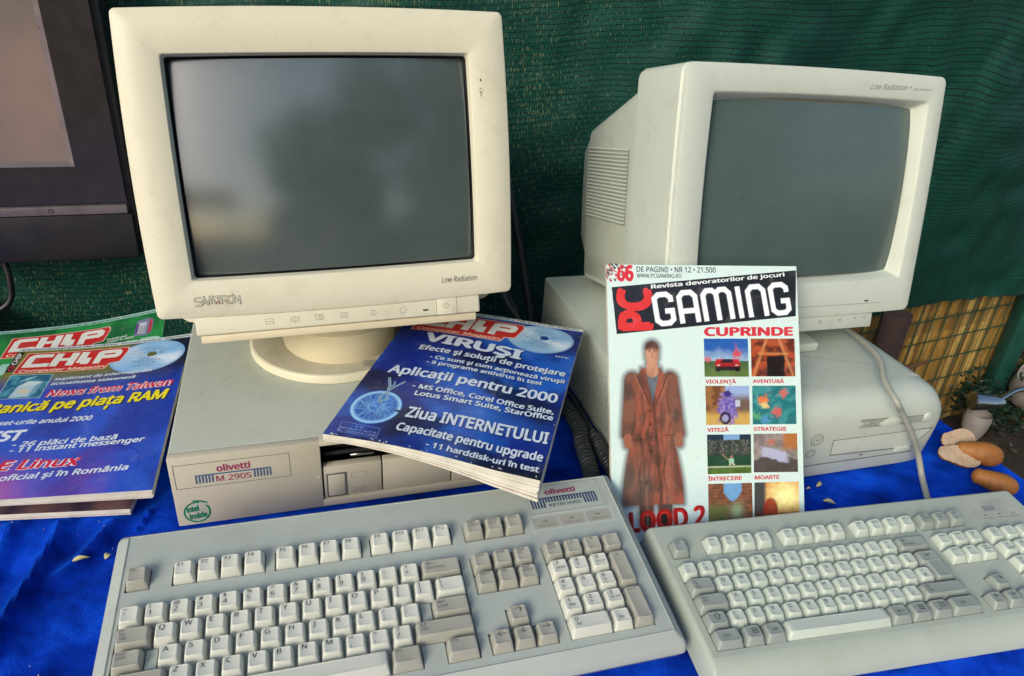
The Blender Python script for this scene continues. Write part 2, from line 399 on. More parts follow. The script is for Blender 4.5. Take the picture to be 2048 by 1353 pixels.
def netting():
    m, nt, bs = newmat('green_knit_netting'); uv = nd(nt, 'UVMap', uv_map='UVMap')
    sp = nd(nt, 'SeparateXYZ'); lk(nt, uv.outputs[0], sp.inputs[0]); u, v = sp.outputs[0], sp.outputs[1]
    wn_ = nd(nt, 'TexNoise', Scale=14.0, Detail=3.0); lk(nt, uv.outputs[0], wn_.inputs['Vector'])
    v2 = mth(nt, 'ADD', v, mth(nt, 'MULTIPLY', wn_.outputs[0], .006))
    fr = mth(nt, 'FRACT', mth(nt, 'DIVIDE', v2, .0086)); line = mth(nt, 'LESS_THAN', fr, mth(nt, 'ADD', .06, mth(nt, 'MULTIPLY', wn_.outputs[0], .28)))
    fu = mth(nt, 'FRACT', mth(nt, 'DIVIDE', mth(nt, 'ADD', u, mth(nt, 'MULTIPLY', wn_.outputs[0], .01)), .0042)); vl = mth(nt, 'LESS_THAN', fu, .3)
    big = nd(nt, 'TexNoise', Scale=5.0, Detail=5.0, Roughness=.6); lk(nt, uv.outputs[0], big.inputs['Vector'])
    fine = nd(nt, 'Mapping'); fine.inputs['Scale'].default_value = (760, 130, 1); lk(nt, uv.outputs[0], fine.inputs[0])
    nf = nd(nt, 'TexNoise', Scale=1.0, Detail=2.0); lk(nt, fine.outputs[0], nf.inputs['Vector'])
    st = nd(nt, 'Mapping'); st.inputs['Scale'].default_value = (620, 95, 1); lk(nt, uv.outputs[0], st.inputs[0])
    ns = nd(nt, 'TexNoise', Scale=1.0, Detail=2.0); lk(nt, st.outputs[0], ns.inputs['Vector'])
    g = ramp(nt, big.outputs[0], [(.35, (.0008, .019, .014)), (.65, (.003, .048, .034))])
    g = mixn(nt, mth(nt, 'MULTIPLY', mth(nt, 'SUBTRACT', mth(nt, 'MULTIPLY', nf.outputs[0], 2.6), .8, True), .8), g, (.009, .11, .078))
    g = mixn(nt, mth(nt, 'MULTIPLY', vl, .45), g, (.001, .015, .011))
    g = mixn(nt, mth(nt, 'MULTIPLY', line, .75), g, (.001, .010, .008))
    reg = mth(nt, 'MULTIPLY', mth(nt, 'SUBTRACT', .55, u, True), 1.9, True)
    thr = mth(nt, 'SUBTRACT', .80, mth(nt, 'MULTIPLY', mth(nt, 'MULTIPLY', big.outputs[0], .33), reg))
    spk = mth(nt, 'GREATER_THAN', ns.outputs[0], thr)
    g = mixn(nt, mth(nt, 'MULTIPLY', spk, .7), g, (.22, .27, .12))
    lk(nt, g, bs.inputs['Base Color']); bs.inputs['Roughness'].default_value = .55; bs.inputs['Specular IOR Level'].default_value = .3
    bp = nd(nt, 'Bump', Strength=.7, Distance=.002)
    lk(nt, mth(nt, 'ADD', mth(nt, 'MULTIPLY', fr, .6), nf.outputs[0]), bp.inputs['Height']); lk(nt, bp.outputs[0], bs.inputs['Normal'])
    return m
M_NET = netting()
def soil():
    m, nt, bs = newmat('dark_soil'); tc = nd(nt, 'TexCoord').outputs['Object']
    n1 = nd(nt, 'TexNoise', Scale=6.0, Detail=8.0, Roughness=.7); lk(nt, tc, n1.inputs['Vector'])
    n2 = nd(nt, 'TexNoise', Scale=60.0, Detail=6.0, Roughness=.7); lk(nt, tc, n2.inputs['Vector'])
    col = ramp(nt, n1.outputs[0], [(.35, (.03, .022, .016)), (.65, (.10, .07, .045))])
    lk(nt, mixn(nt, mth(nt, 'MULTIPLY', n2.outputs[0], .5), col, (.05, .038, .028)), bs.inputs['Base Color']); bs.inputs['Roughness'].default_value = .95
    bp = nd(nt, 'Bump', Strength=1.0, Distance=.02); lk(nt, mth(nt, 'ADD', n1.outputs[0], n2.outputs[0]), bp.inputs['Height']); lk(nt, bp.outputs[0], bs.inputs['Normal'])
    return m
M_SOIL = soil()

# ------------------------------------------------------------------ ground, table and cloth
GZ = -.60
mb = MB(); n = 60; vs = []; fs = []
xs = [-150, -60, -25, -10, -4] + [-1 + .1 * i for i in range(36)] + [4, 8, 20, 60, 150]
ys = [-150, -60, -25, -10, -4, -1] + [.4 + .1 * i for i in range(26)] + [4.5, 8, 20, 60, 150]
for y in ys:
    for x in xs:
        near = 1 if (-1 < x < 2.6 and .3 < y < 3) else 0
        vs.append((x, y, GZ + near * .035 * fbm(x * 3, y * 3, 2)))
for j in range(len(ys) - 1):
    for i in range(len(xs) - 1):
        a = j * len(xs) + i; fs.append([a, a + 1, a + len(xs) + 1, a + len(xs)])
mb.add(vs, fs, 0, True); mb.build('ground', M_SOIL, kind='structure')

TA = .34
T = Matrix.Translation((.592, .839, 0)) @ Matrix.Rotation(TA, 4, 'Z')
Ti = T.inverted()
CX0, CX1, CY0, CY1 = -1.75, .012, -.66, .37
ridges = [[(-.45, .60), (-.4277, .5052), (-.4182, .4438), (-.405, .37)], [(-.350, .612), (-.356, .565), (-.3513, .52)],
          [(-.50, .58), (-.47, .50), (-.455, .40)], [(.51, .50), (.44, .465), (.36, .425)], [(-.395, .60), (-.385, .54), (-.40, .47)]]
hts = [.014, .014, .010, .009, .008]; wds = [.0075, .0065, .009, .012, .008]
def segd(p, a, b):
    ax, ay = a; dx, dy = b[0] - ax, b[1] - ay; t = max(0, min(1, ((p[0] - ax) * dx + (p[1] - ay) * dy) / (dx * dx + dy * dy)))
    return math.hypot(p[0] - ax - t * dx, p[1] - ay - t * dy), t
def cloth_h(x, y):
    h = .0022 * fbm(x * 9, y * 9, 1) + .0008 * fbm(x * 40, y * 40, 3)
    k = sstep(-.33, -.37, x) + sstep(.30, .36, x) * sstep(.62, .5, y); k = max(0, min(1, k)) * sstep(.004, -.012, y - (.52 + .176 * (x + .58)) if x < -.37 else -1) * (sstep(.0, -.012, (x + .3212) * .312 * -1 + (y - .5441) * .95) if x > -.36 and x < .05 else 1)
    for r, hh, ww in zip(ridges, hts, wds):
        d = min(segd((x, y), r[i], r[i + 1])[0] for i in range(len(r) - 1)); h += hh * math.exp(-(d / ww) ** 2) * k
    h += k * .005 * fbm(x * 9 + y * 6, y * 4, 8, 2) + k * .0030 * fbm(x * 46 + y * 9, y * 11, 5, 3) + (.25 + .75 * k) * .0012 * fbm(x * 60, y * 110, 6, 3)
    return h - .003
mb = MB(); nx, ny = 420, 250; vs = []; fs = []
for j in range(ny + 1):
    for i in range(nx + 1):
        lx = CX0 + (CX1 - CX0) * i / nx; ly = CY0 + (CY1 - CY0) * j / ny; p = T @ Vector((lx, ly, 0)); vs.append((p.x, p.y, cloth_h(p.x, p.y)))
for j in range(ny):
    for i in range(nx):
        a = j * (nx + 1) + i; fs.append([a, a + 1, a + nx + 2, a + nx + 1])
W1 = nx + 1
per = [i for i in range(W1)] + [j * W1 + nx for j in range(1, ny + 1)] + [ny * W1 + i for i in range(nx - 1, -1, -1)] + [j * W1 for j in range(ny - 1, 0, -1)]
cen = T @ Vector(((CX0 + CX1) / 2, (CY0 + CY1) / 2, 0)); last = per
for k in range(1, 15):
    new = []
    for q, i0 in enumerate(per):
        p = Vector(vs[i0]); l = Ti @ p
        ox = (1 if l.x > CX1 - 1e-4 else -1 if l.x < CX0 + 1e-4 else 0); oy = (1 if l.y > CY1 - 1e-4 else -1 if l.y < CY0 + 1e-4 else 0)
        dn = k * .025; s_ = .006 * (1 - math.exp(-k)) + (.012 * math.sin(q * .16) + .006 * math.sin(q * .37 + 1)) * dn * 2
        d = (T.to_3x3() @ Vector((ox, oy, 0))) * s_
        vs.append((p.x + d.x, p.y + d.y, p.z - (dn - .012 if k > 1 else .010))); new.append(len(vs) - 1)
    for q in range(len(per)):
        q2 = (q + 1) % len(per); fs.append([last[q2], last[q], new[q], new[q2]])
    last = new
mb.add(vs, fs, 0, True)
single(mb, 'velvet_tablecloth', M_VELVET, 'deep blue velvet cloth, wrinkled, spread over the table', 'tablecloth')
tb = thing('trestle_table', 'plain wooden table under the blue velvet cloth', 'table', T)
mb = MB(); rbox(mb, CX0 + .02, CX1 - .02, CY0 + .02, CY1 - .02, -.040, -.012, .003); mb.build('table_top', M_WOOD, tb)
for x in (CX0 + .08, CX1 - .12):
    for y in (CY0 + .08, CY1 - .1):
        mb = MB(); rbox(mb, x - .02, x + .02, y - .02, y + .02, GZ - .01, -.041, .002); mb.build('leg', M_WOOD, tb)

# ------------------------------------------------------------------ netting, reed fence, wire fence
def net_y(x):
    if x < .2: return 1.225 + .25 * (x - .02)
    if x < .5: t = x - .2; return 1.27 + .25 * t + .5 * .25 * t * t / .3
    return 1.27 + .1125 + .5 * (x - .5)
mb = MB(); nx, nz = 338, 60; vs = []; fs = []; uvs = []; s_len = 0; prev = None
for i in range(nx + 1):
    x = -1.9 + 5.2 * i / nx; y = net_y(x)
    if prev: s_len += math.hypot(x - prev[0], y - prev[1])
    prev = (x, y)
    for j in range(nz + 1):
        z = -.158 + 1.35 * (j / nz); q = (z + .158)
        f = .5 * fbm(x * 2.2, z * 1.6, 4) * .05 + .012 * math.sin(x * 11 + z * 3) * min(1, q * 3)
        big = .035 * math.exp(-((x - .82 - .5 * z) / .16) ** 2) + .03 * math.exp(-((x - .32 + .35 * z) / .12) ** 2)
        hemz = .012 * math.sin(x * 7 + 1) * math.exp(-q * 12)
        vs.append((x + .3 * f, y - .02 + 1.2 * f - .5 * big - (.01 * fbm(x * 20, z * 20, 7)), z + hemz))
        uvs.append((s_len - 1.95, z + .05 * math.exp(-((x - .9) / .3) ** 2) * math.sin(z * 6 + 1) - .03 * math.sin(x * 2.3 + .4) + .012 * fbm(x * 3, z * 3, 9)))
for i in range(nx):
    for j in range(nz):
        a = i * (nz + 1) + j; fs.append([a, a + nz + 1, a + nz + 2, a + 1])
mb.add(vs, fs, 0, True); me = mb.mesh('shade_netting', [M_NET])
ul = me.uv_layers.new(name='UVMap')
for lp in me.loops: ul.data[lp.index].uv = uvs[lp.vertex_index]
o = link('shade_netting', me); o['label'] = 'dark green knitted shade netting hung as a backdrop behind the monitors'; o['category'] = 'netting'

def reed_y(x): return 1.475 + .5 * (x - .6)
mb = MB(); x = .50
while x < 3.1:
    r = R.uniform(.0042, .0068); y = reed_y(x) + R.uniform(0, .006); lean = R.uniform(-.006, .006)
    b = R.choice([(172, 140, 72), (150, 118, 58), (190, 160, 92), (138, 104, 52), (165, 128, 60)])
    vs = []; fs = []; cl = []; zs = [GZ - .03 + .05 * k for k in range(16)]
    for k, z in enumerate(zs):
        for a in range(6):
            an = math.pi * 2 * a / 6; rr = r * (1.12 if k % 5 == 2 else 1)
            vs.append((x + lean * k / 15 + rr * math.cos(an) * .9, y + rr * math.sin(an) + .45 * rr * math.cos(an), z))
    for k in range(15):
        j = R.uniform(.75, 1.15) * (.72 if k % 5 == 2 else 1)
        for a in range(6): fs.append([k * 6 + a, k * 6 + (a + 1) % 6, k * 6 + 6 + (a + 1) % 6, k * 6 + 6 + a]); cl.append(tuple(t * j for t in c(*b)))
    mb.add(vs, fs, 0, True, cl); x += r * 1.83
single(mb, 'reed_fence', M_REED, 'tan reed screen showing below the green netting behind the wire', 'fence')
wf = thing('wire_fence', 'green wire mesh panel with a thick green post in front of the reeds', 'fence', Matrix.Translation((1.3, reed_y(1.3) - .02, GZ)))
mb = MB(); Mi = wf.matrix_world.inverted()
for k in range(9):
    z = -.115 - .066 * k + .02; pts = [(x_, reed_y(x_) - .020 + .001 * R.random(), z + .0015 * R.uniform(-1, 1)) for x_ in [.5 + .08 * i for i in range(33)]]
    tube(mb, pts, .0018, 5, M=Mi)
x = .52
while x < 3.1:
    tube(mb, [(x, reed_y(x) - .0165, GZ - .02), (x + R.uniform(-.002, .002), reed_y(x) - .0165, -.3), (x, reed_y(x) - .0165, .05)], .0014, 5, M=Mi); x += .046
mb.build('wire_mesh', M_WGRN, wf)
mb = MB(); px = 1.385; rbox(mb, px - .022, px + .022, reed_y(px) - .075, reed_y(px) - .030, GZ - .05, .06, .004, M=Mi); mb.build('post', M_PGRN, wf)

# ------------------------------------------------------------------ frames
S_ = axes([(.9581, -.2674, -.1022), (.2844, .9304, .2313), (.0332, -.2507, .9675)], (-.3539, .6341, .1872))
N_ = axes([(.9405, -.3368, -.0457), (.3385, .916, .2155), (-.0308, -.2181, .9754)], (.1706, .7222, .1775))
C_ = axes([(.95, -.3122, 0), (.3122, .95, 0), (0, 0, 1)], (-.3212, .5441, 0))
P_ = axes([(.9525, -.3046, 0), (.3046, .9525, 0), (0, 0, 1)], (.5254, .7523, 0))
K_ = axes([(.9551, -.2928, .0462), (.2964, .9434, -.1487), (0, .1557, .9878)], (-.2982, .3933, .0603))
I_ = axes([(.9711, -.2382, .0171), (.2388, .9686, -.0696), (0, .0717, .9974)], (.1662, .4993, .0463))
G_ = axes([(.9867, -.139, -.0839), (.1624, .8439, .5114), (-.0003, -.5182, .8553)], (.1187, .5669, -.0004))

def front(mb, g, mat, y, l=0.0):
    """flat marks on a plane facing -y (x right, z up)"""
    vs, fs = g; mb.add([(v[0], y - l - (v[2] if len(v) > 2 else 0), v[1]) for v in vs], fs, mat)
def decktop(mb, g, mat, z, col=None):
    vs, fs = g; mb.add([(v[0], v[1], z + (v[2] if len(v) > 2 else 0)) for v in vs], fs, mat)
def icon(k, x, z, s=.0042):
    L = []
    box = [(x - s, z - s * .7), (x + s, z - s * .7), (x + s, z + s * .7), (x - s, z + s * .7)]
    if k in (0, 2, 3): L.append(stroke(box, .0004, True))
    if k == 0: L.append(stroke([(x - s * .6, z), (x + s * .6, z)], .0004))
    if k == 2: L.append(stroke([(x + a * .5 + s * .2, b * .5 + z * .5) for a, b in [(x0 - x, z0) for x0, z0 in []]] or [(x, z - s * .4), (x + s * .6, z - s * .4), (x + s * .6, z + s * .4), (x, z + s * .4)], .0004, True))
    if k in (1, 4, 5, 6): L.append(stroke(ellipse(x, z, s * .75, s * .75, 18), .0004, True))
    if k == 1: L += [stroke([(x, z - s), (x, z + s)], .0004), stroke([(x - s * 1.1, z - s * .8), (x - s * 1.1, z + s * .8)], .0004), stroke([(x + s * 1.1, z - s * .8), (x + s * 1.1, z + s * .8)], .0004)]
    if k == 3: L.append(stroke(ellipse(x, z, s * .5, s * .4, 14), .0004, True))
    if k == 4: L.append(stroke([(x, z - s * .75), (x, z + s * .75)], .0004))
    if k == 5: L += [stroke([(x + s * .95 * math.cos(a), z + s * .95 * math.sin(a)), (x + s * 1.35 * math.cos(a), z + s * 1.35 * math.sin(a))], .0004) for a in [i * math.pi / 4 for i in range(8)]]
    if k == 6: L.append(stroke([(x, z), (x, z + s * .6)], .0005))
    vs = []; fs = []
    for v, f in L: b = len(vs); vs += v; fs += [[b + i for i in q] for q in f]
    return vs, fs
def crt_glass(x0, x1, z0, z1, y_edge, bulge, n=28):
    mb = MB(); vs = []; fs = []; cx, cz = (x0 + x1) / 2, (z0 + z1) / 2
    for j in range(n + 1):
        for i in range(n + 1):
            a = -1 + 2 * i / n; b = -1 + 2 * j / n
            vs.append((cx + a * (x1 - x0) / 2, y_edge - bulge * (1 - .6 * a * a - .4 * b * b), cz + b * (z1 - z0) / 2))
    for j in range(n):
        for i in range(n):
            q = j * (n + 1) + i; fs.append([q, q + 1, q + n + 2, q + n + 1])
    mb.add(vs, fs, 0, True); return mb
def ringy(pts, y): return [(a, y, b) for a, b in pts]

# ------------------------------------------------------------------ cream monitor (left)
t = thing('crt_monitor', 'large cream monitor with swivel foot standing on the flat beige desktop computer', 'monitor', S_)
A = (0, .365, 0, .289)
def outer(d, r, b=.0035): return rrect(A[0] + d, A[1] - d, A[2] + d, A[3] - d, r, 4, 10, b)
def inner(d, r=.003): return rrect(.0375 + d, .328 - d, .0368 + d, .2492 - d, r, 4, 10, .0012)
mb = MB()
rings = [ringy(outer(.004, .006), .075), ringy(outer(.0006, .006), .072), ringy(outer(0, .005), .0035), ringy(outer(.0007, .005), .0010), ringy(outer(.0022, .005), 0),
         ringy(rrect(.018, .347, .018, .271, .008, 4, 10, .003), -.0022), ringy(inner(-.0014, .003), -.0008), ringy(inner(-.0004, .003), -.0003), ringy(inner(.0003, .003), .0012), ringy(inner(.0016, .0035), .0075)]
loft(mb, rings, 0, smooth=True)
# printed marks and wear
LET = {'S': [[(1, 1), (.2, 1), (0, .8), (.15, .55), (.85, .48), (1, .25), (.8, 0), (0, 0)]], 'A': [[(0, 0), (.5, 1), (1, 0)], [(.3, .3), (.72, .3)]], 'M': [[(0, 0), (.3, 1), (.5, .3), (.72, 1), (1, 0)]],
       'T': [[(0, 1), (1, 1)], [(.5, 1), (.5, 0)]], 'R': [[(0, 0), (0, 1), (.8, 1), (1, .78), (.8, .5), (.1, .5)], [(.55, .5), (1, 0)]], 'O': [[(.5, 1), (.1, .85), (0, .5), (.1, .15), (.5, 0), (.9, .15), (1, .5), (.9, .85), (.5, 1)]], 'N': [[(0, 0), (0, 1), (1, 0), (1, 1)]]}
xx = .0372
for ch, wd in (('S', .0058), ('A', .0062), ('M', .0072), ('T', .0056), ('R', .0054), ('O', .0062), ('N', .0054)):
    for path in LET[ch]:
        q = [(xx + u * wd, .0120 + v * .0078) for u, v in path]; front(mb, stroke(q, .0017), 1, -.0023, .0001); front(mb, stroke(q, .0008), 2, -.0023, .0002)
    xx += wd * .97 + .0003
front(mb, text2d('Low Radiation', .2869, .0163, .3259, .0163, .0058, 0, .35), 1, -.0023, .0001)
front(mb, poly([(.0560, .0135), (.0585, .0150), (.0605, .0190), (.0590, .0160), (.0610, .0125), (.0590, .0142)]), 4, -.0023, .0003)
for k in range(10):
    a, b = .3398 + R.gauss(0, .0012), .2139 + R.gauss(0, .004); front(mb, poly(ellipse(a, b, R.uniform(.0003, .0011), R.uniform(.0004, .0016), 7)), 3, -.0016, .00005 + k * 1e-5)
for k in range(14):
    a, b = R.uniform(.02, .345), R.choice([R.uniform(.255, .28), R.uniform(.012, .03)]); front(mb, poly(ellipse(a, b, R.uniform(.0002, .0005), R.uniform(.0002, .0004), 6)), 3, -.0022, .00005)
mb.build('front_bezel', [M_CREAM, M_INK, M_CREAM, M_TWIG, M_RED], t)
crt_glass(.0405, .3250, .0396, .2462, .0168, .0140).build('screen', M_CRT, t)
mb = MB(); loft(mb, [ringy(inner(.0012, .0035), .0072), ringy(inner(.0026, .0035), .0160), ringy(inner(.006, .004), .0190)], 0); mb.build('screen_edge_ring', M_SLOT, t)  # near-black ring: gap at the glass plus painted shade of the opening wall
mb = MB(); rbox(mb, .0335, .329, .003, .075, -.0208, .001, .0022, 3)
mb2 = MB()
for k, x in enumerate([.1056, .131, .1559, .1812, .2121, .2437]): front(mb, icon([0, 1, 2, 3, 4, 5][k], x, -.0112, .0038), 1, .003, .0001)
front(mb, icon(6, .2908, -.0098, .0038), 1, .0022, .0001)
front(mb, poly([(.2803, -.0203), (.2807, -.0203), (.2807, -.0005), (.2803, -.0005)]), 1, .003, .00008)
cp = mb.build('control_panel', [M_CREAM, M_INKG], t)
mb = MB(); rbox(mb, .2809, .3030, .0022, .01, -.0200, -.0008, .0006, 2); mb.build('power_button', M_CREAM, cp)
mb = MB(); rbox(mb, .2655, .2713, .0026, .008, -.0142, -.0124, .0003, 1); mb.build('indicator_window', M_SLOT, cp)
mb = MB(); rbox(mb, .0366, .3250, .006, .08, -.0300, -.0212, .0018, 2); mb.build('lower_lip', M_CREAM2, t)
mb = MB()
def rr(x0, x1, z0, z1, y, r=.015): return ringy(rrect(x0, x1, z0, z1, r, 4, 6, .002), y)
loft(mb, [rr(.006, .359, -.020, .283, .0745), rr(.012, .353, -.020, .278, .085), rr(.030, .335, -.012, .262, .20), rr(.075, .29, .02, .225, .30), rr(.085, .28, .03, .215, .345), rr(.10, .265, .045, .20, .35)], 0, True, True)
for k in range(16):
    z = .06 + k * .008
    for sx in (.0, 1): rbox(mb, (.0305 - .0006 if not sx else .334), (.0315 if not sx else .3356), .13, .195, z, z + .003, 0, 1, 1)
mb.build('rear_housing', [M_CREAM, M_SLOT], t)
# foot: built upright on the case
Si = S_.inverted(); Mf = Si @ Matrix.Translation((-.2210, .7968, .0860))
mb = MB(); lathe(mb, [(0, 0), (.1005, 0), (.1018, .0012), (.1018, .0085), (.1008, .0104), (.0985, .0112)], 72, 0, Mf)
lathe(mb, [(.0985, .0112), (.093, .0122), (.065, .0175), (.05, .018)], 72, 1, Mf)
for k in range(5):
    yy = -.0800 - k * .0028; a0 = math.radians(-66 + k * .4); 
    mb.add([(.026 + dx * .028, yy - .0004 + dy * .0011, .0152 + .0001) for dx, dy in ((0, 0), (1, 0), (1, 1), (0, 1))], [[0, 1, 2, 3]], 2, M=Mf @ Matrix.Rotation(.3, 4, 'Z'))
mb.build('swivel_base', [M_CREAM, M_DUSTY, M_INKF], t)
mb = MB(); Mn = Si @ Matrix.Translation((-.2120, .7835, .0860))
lathe(mb, [(.066, .013), (.0665, .018), (.068, .030), (.069, .046), (.0695, .049), (.0685, .051), (.070, .053), (.078, .085), (.02, .095)], 64, 0, Mn); mb.build('neck', M_CREAM2, t)

# ------------------------------------------------------------------ grey monitor (right)
t = thing('crt_monitor', 'pale grey monitor turned to show its vented left side, on the rounded desktop computer', 'monitor', N_)
W2, H2 = .345, .2772
def o2(d, r, b=.002): return rrect(d, W2 - d, d, H2 - d, r, 4, 8, b)
def i2(d, r=.004): return rrect(.0335 + d, .3212 - d, .0425 + d, .2485 - d, r, 4, 8, .002)
def i2r(d, r, dx):  return rrect(.0335 + d, .3212 - d - dx, .0425 + d, .2485 - d, r, 4, 8, .004)
mb = MB()
rings = [ringy(o2(.004, .010), .1075), ringy(o2(.001, .010), .105), ringy(o2(.0, .009), .0975), ringy(o2(.0, .009), .012), ringy(o2(.0022, .009), .0105), ringy(o2(.0022, .009), .0085), ringy(o2(0, .008), .0065), ringy(o2(.0008, .008), .0012), ringy(o2(.004, .008), 0),
         ringy(i2(-.0018, .004), 0), ringy(i2(-.0006), .0006), ringy(i2(.0006), .0022), ringy(i2(.0052, .004), .0125), ringy(i2(.0062, .004), .0150), ringy(i2(.009, .004), .018)]
loft(mb, rings, 0)
front(mb, text2d('Low Radiation •', .2345, .2590, .2930, .2600, .0060, 0, .4), 1, 0, .0001)
front(mb, text2d('Non Interlaced', .2965, .2602, .3235, .2606, .0028, 0, .4), 1, 0, .0001)
front(mb, poly([(.012, .0118), (.300, .0118), (.300, .0124), (.012, .0124)]), 2, 0, .00006)
mb.build('front_bezel', [M_GREY, M_INKG, M_INKF], t)
crt_glass(.0388, .3158, .0478, .2430, .0170, .0135).build('screen', M_CRT2, t)
mb = MB(); rbox(mb, .026, .293, .004, .10, -.0195, .001, .0015, 2)
for k, (x, q) in enumerate([(.1815, 0), (.2135, 5), (.2430, 4)]): front(mb, stroke(ellipse(x, -.0085, .0022, .0020, 14), .0007, True), 1, .004, .0001)
for x in (.150, .118): front(mb, stroke(ellipse(x, -.0085, .0022, .0020, 14), .0007, True), 1, .004, .0001)
for x in (.2660, .2800): front(mb, text2d('×', x - .001, -.0085, x + .0022, -.0085, .003), 2, .004, .0001)
mb.build('control_panel', [M_GREY, M_INKG, M_INKF], t)
mb = MB(); rbox(mb, .2730, .2785, -.0006, .004, .0145, .0162, .0002, 1); mb.build('indicator_window', M_SLOT, t)
mb = MB()
def r2(d, y, zt, zb, r=.012): return ringy(rrect(d, W2 - d, zb, zt, r, 4, 6, .001), y)
loft(mb, [r2(.008, .106, .266, .002), r2(.012, .1255, .2585, .002), r2(.013, .255, .214, .004), r2(.016, .262, .208, .03), r2(.026, .300, .190, .05), r2(.06, .375, .160, .07)], 0, True, True)
mb.build('rear_housing', M_GREY, t)
for sx in (0, 1):
    mb = MB()
    for k in range(20):
        z = .094 + k * .0047; q = [(.0104, .135, z), (.0110, .2535, z + .0005), (.0110, .2535, z + .0019), (.0104, .135, z + .0014)]
        if sx: mb.add([(W2 - a, b, e) for a, b, e in q], [[3, 2, 1, 0]], 0)
        else: mb.add(q, [[0, 1, 2, 3]], 0)
        q2 = [(.0107, .135, z + .0014), (.0113, .2535, z + .0019), (.0088, .2535, z + .0030), (.0084, .135, z + .0025), (.0107, .135, z + .0044), (.0113, .2535, z + .0048)]
        if sx: mb.add([(W2 - a, b, e) for a, b, e in q2], [[3, 2, 1, 0], [4, 5, 2, 3]], 1)
        else: mb.add(q2, [[0, 1, 2, 3], [3, 2, 5, 4]], 1)
    mb.build('vent_grille', [M_SHAD, M_GREY], t)
Ni = N_.inverted(); Mf = Ni @ Matrix.Translation((.315, .905, .1115)) @ Matrix.Rotation(.31, 4, 'Z')
mb = MB(); rbox(mb, -.100, .041, -.108, .08, 0, .012, .003, 3, M=Mf); mb.build('foot_plate', M_GREY, t)
mb = MB(); lathe(mb, [(.075, .0155), (.072, .03), (.08, .062), (.02, .075)], 48, 0, Mf); mb.build('neck', M_GREY, t)

# ------------------------------------------------------------------ flat desktop computer (left)
t = thing('desktop_computer', 'flat beige desktop computer with open drive slot under the cream monitor', 'computer', C_)
CW, CD_, CH = .362, .385, .0857
mb = MB(); rbox(mb, 0, CW, .010, CD_, .004, CH, .0022, 3)
keep = [i for i, f in enumerate(mb.f) if not all(mb.v[j][1] < .0101 for j in f)]
mb.f, mb.m, mb.sm, mb.c = [[L_[i] for i in keep] for L_ in (mb.f, mb.m, mb.sm, mb.c)]
for x in (.03, CW - .03):
    for y in (.03, CD_ - .03): rbox(mb, x - .01, x + .01, y - .01, y + .01, 0, .006, .001)
for k in range(5):
    a = R.uniform(.02, .14); b = R.uniform(.06, .16); q = R.uniform(0, 3)
    decktop(mb, stroke([(a, b), (a + .008 * math.cos(q), b + .008 * math.sin(q))], .0005), 1, CH + .0001 + k * 2e-5)
mb.build('cover', [M_CTOP, M_INKF], t)
mb = MB()
X0, X1, Z0, Z1 = .1425, CW - .006, .0105, .0800
for a in [(0, X0, .0015, CH + .0004), (X1, CW, .0015, CH + .0004)]: rbox(mb, a[0], a[1], 0, .0105, a[2], a[3], .0016, 2)
rbox(mb, X0 - .002, X1 + .002, .0003, .0105, Z1, CH + .0002, .0012, 2); rbox(mb, X0 - .002, X1 + .002, .0003, .0105, .0015, Z0, .0012, 2)
front(mb, stroke([(.0046, .0487), (.1120, .0487), (.1120, .0772), (.0046, .0772)], .0007, True), 1, 0, .0001)
front(mb, text2d('olivetti', .0430, .0652, .0745, .0652, .0078, .035), 2, 0, .0002)
z0, z1 = .0541, .0633
front(mb, poly([(.0228, z1 - .0016), (.0935, z1 - .0016), (.0935, z1), (.0228, z1)]), 3, 0, .00015)
for k in range(6):
    for q in (.0228, .0770): front(mb, poly([(q + k * .0030, z0 - .0012), (q + k * .0030 + .0016, z0 - .0012), (q + k * .0030 + .0016, z1 - .001), (q + k * .0030, z1 - .001)]), 3, 0, .0002)
front(mb, text2d('M 290S', .0415, .0530, .0745, .0530, .0068, .012), 2, 0, .0002)
front(mb, poly(ellipse(.0193, .0178, .0120, .0126, 40)), 5, 0, .0001)
front(mb, stroke([(.0193 + .0118 * math.cos(a), .0178 + .0124 * math.sin(a)) for a in [D2R(75 + 9.2 * k) for k in range(36)]], .0017), 4, 0, .0002)
front(mb, stroke([(.0165, .0322), (.0235, .0316), (.0300, .0282)], .0018), 4, 0, .0002)
front(mb, text2d('intel', .0102, .0188, .0215, .0198, .0068, .05), 4, 0, .0003); front(mb, text2d('inside', .0118, .0098, .0284, .0110, .0066, .05), 4, 0, .0003)
front(mb, poly(ellipse(.1385, .0420, .0016, .0016, 12)), 6, 0, .0002)
mb.build('front_panel', [M_CASE, M_INKG, M_RED, M_BLUE, M_GREEN, M_STICK, M_KEY], t)
mb = MB()
rbox(mb, X0, X1, .055, .06, Z0, Z1, 0, 1, 0); rbox(mb, X0, X1, .012, .055, Z0, Z0 + .0005, 0, 1, 0); rbox(mb, X0, X1, .012, .055, Z1 - .0006, Z1 - .0001, 0, 1, 0)
mb.build('drive_cavity', M_SLOT, t)
mb = MB(); rbox(mb, X0 + .002, X0 + .150, .022, .055, .060, .0655, .0012, 2); tube(mb, [(X0 + .004, .017, .0585), (X0 + .150, .017, .0585)], .0028, 10)
rbox(mb, X0 + .03, X0 + .055, .014, .03, .0525, .0555, .0004, 1, 1); mb.build('drive_mechanism', [M_BLACK, M_STEEL], t)
dd = []
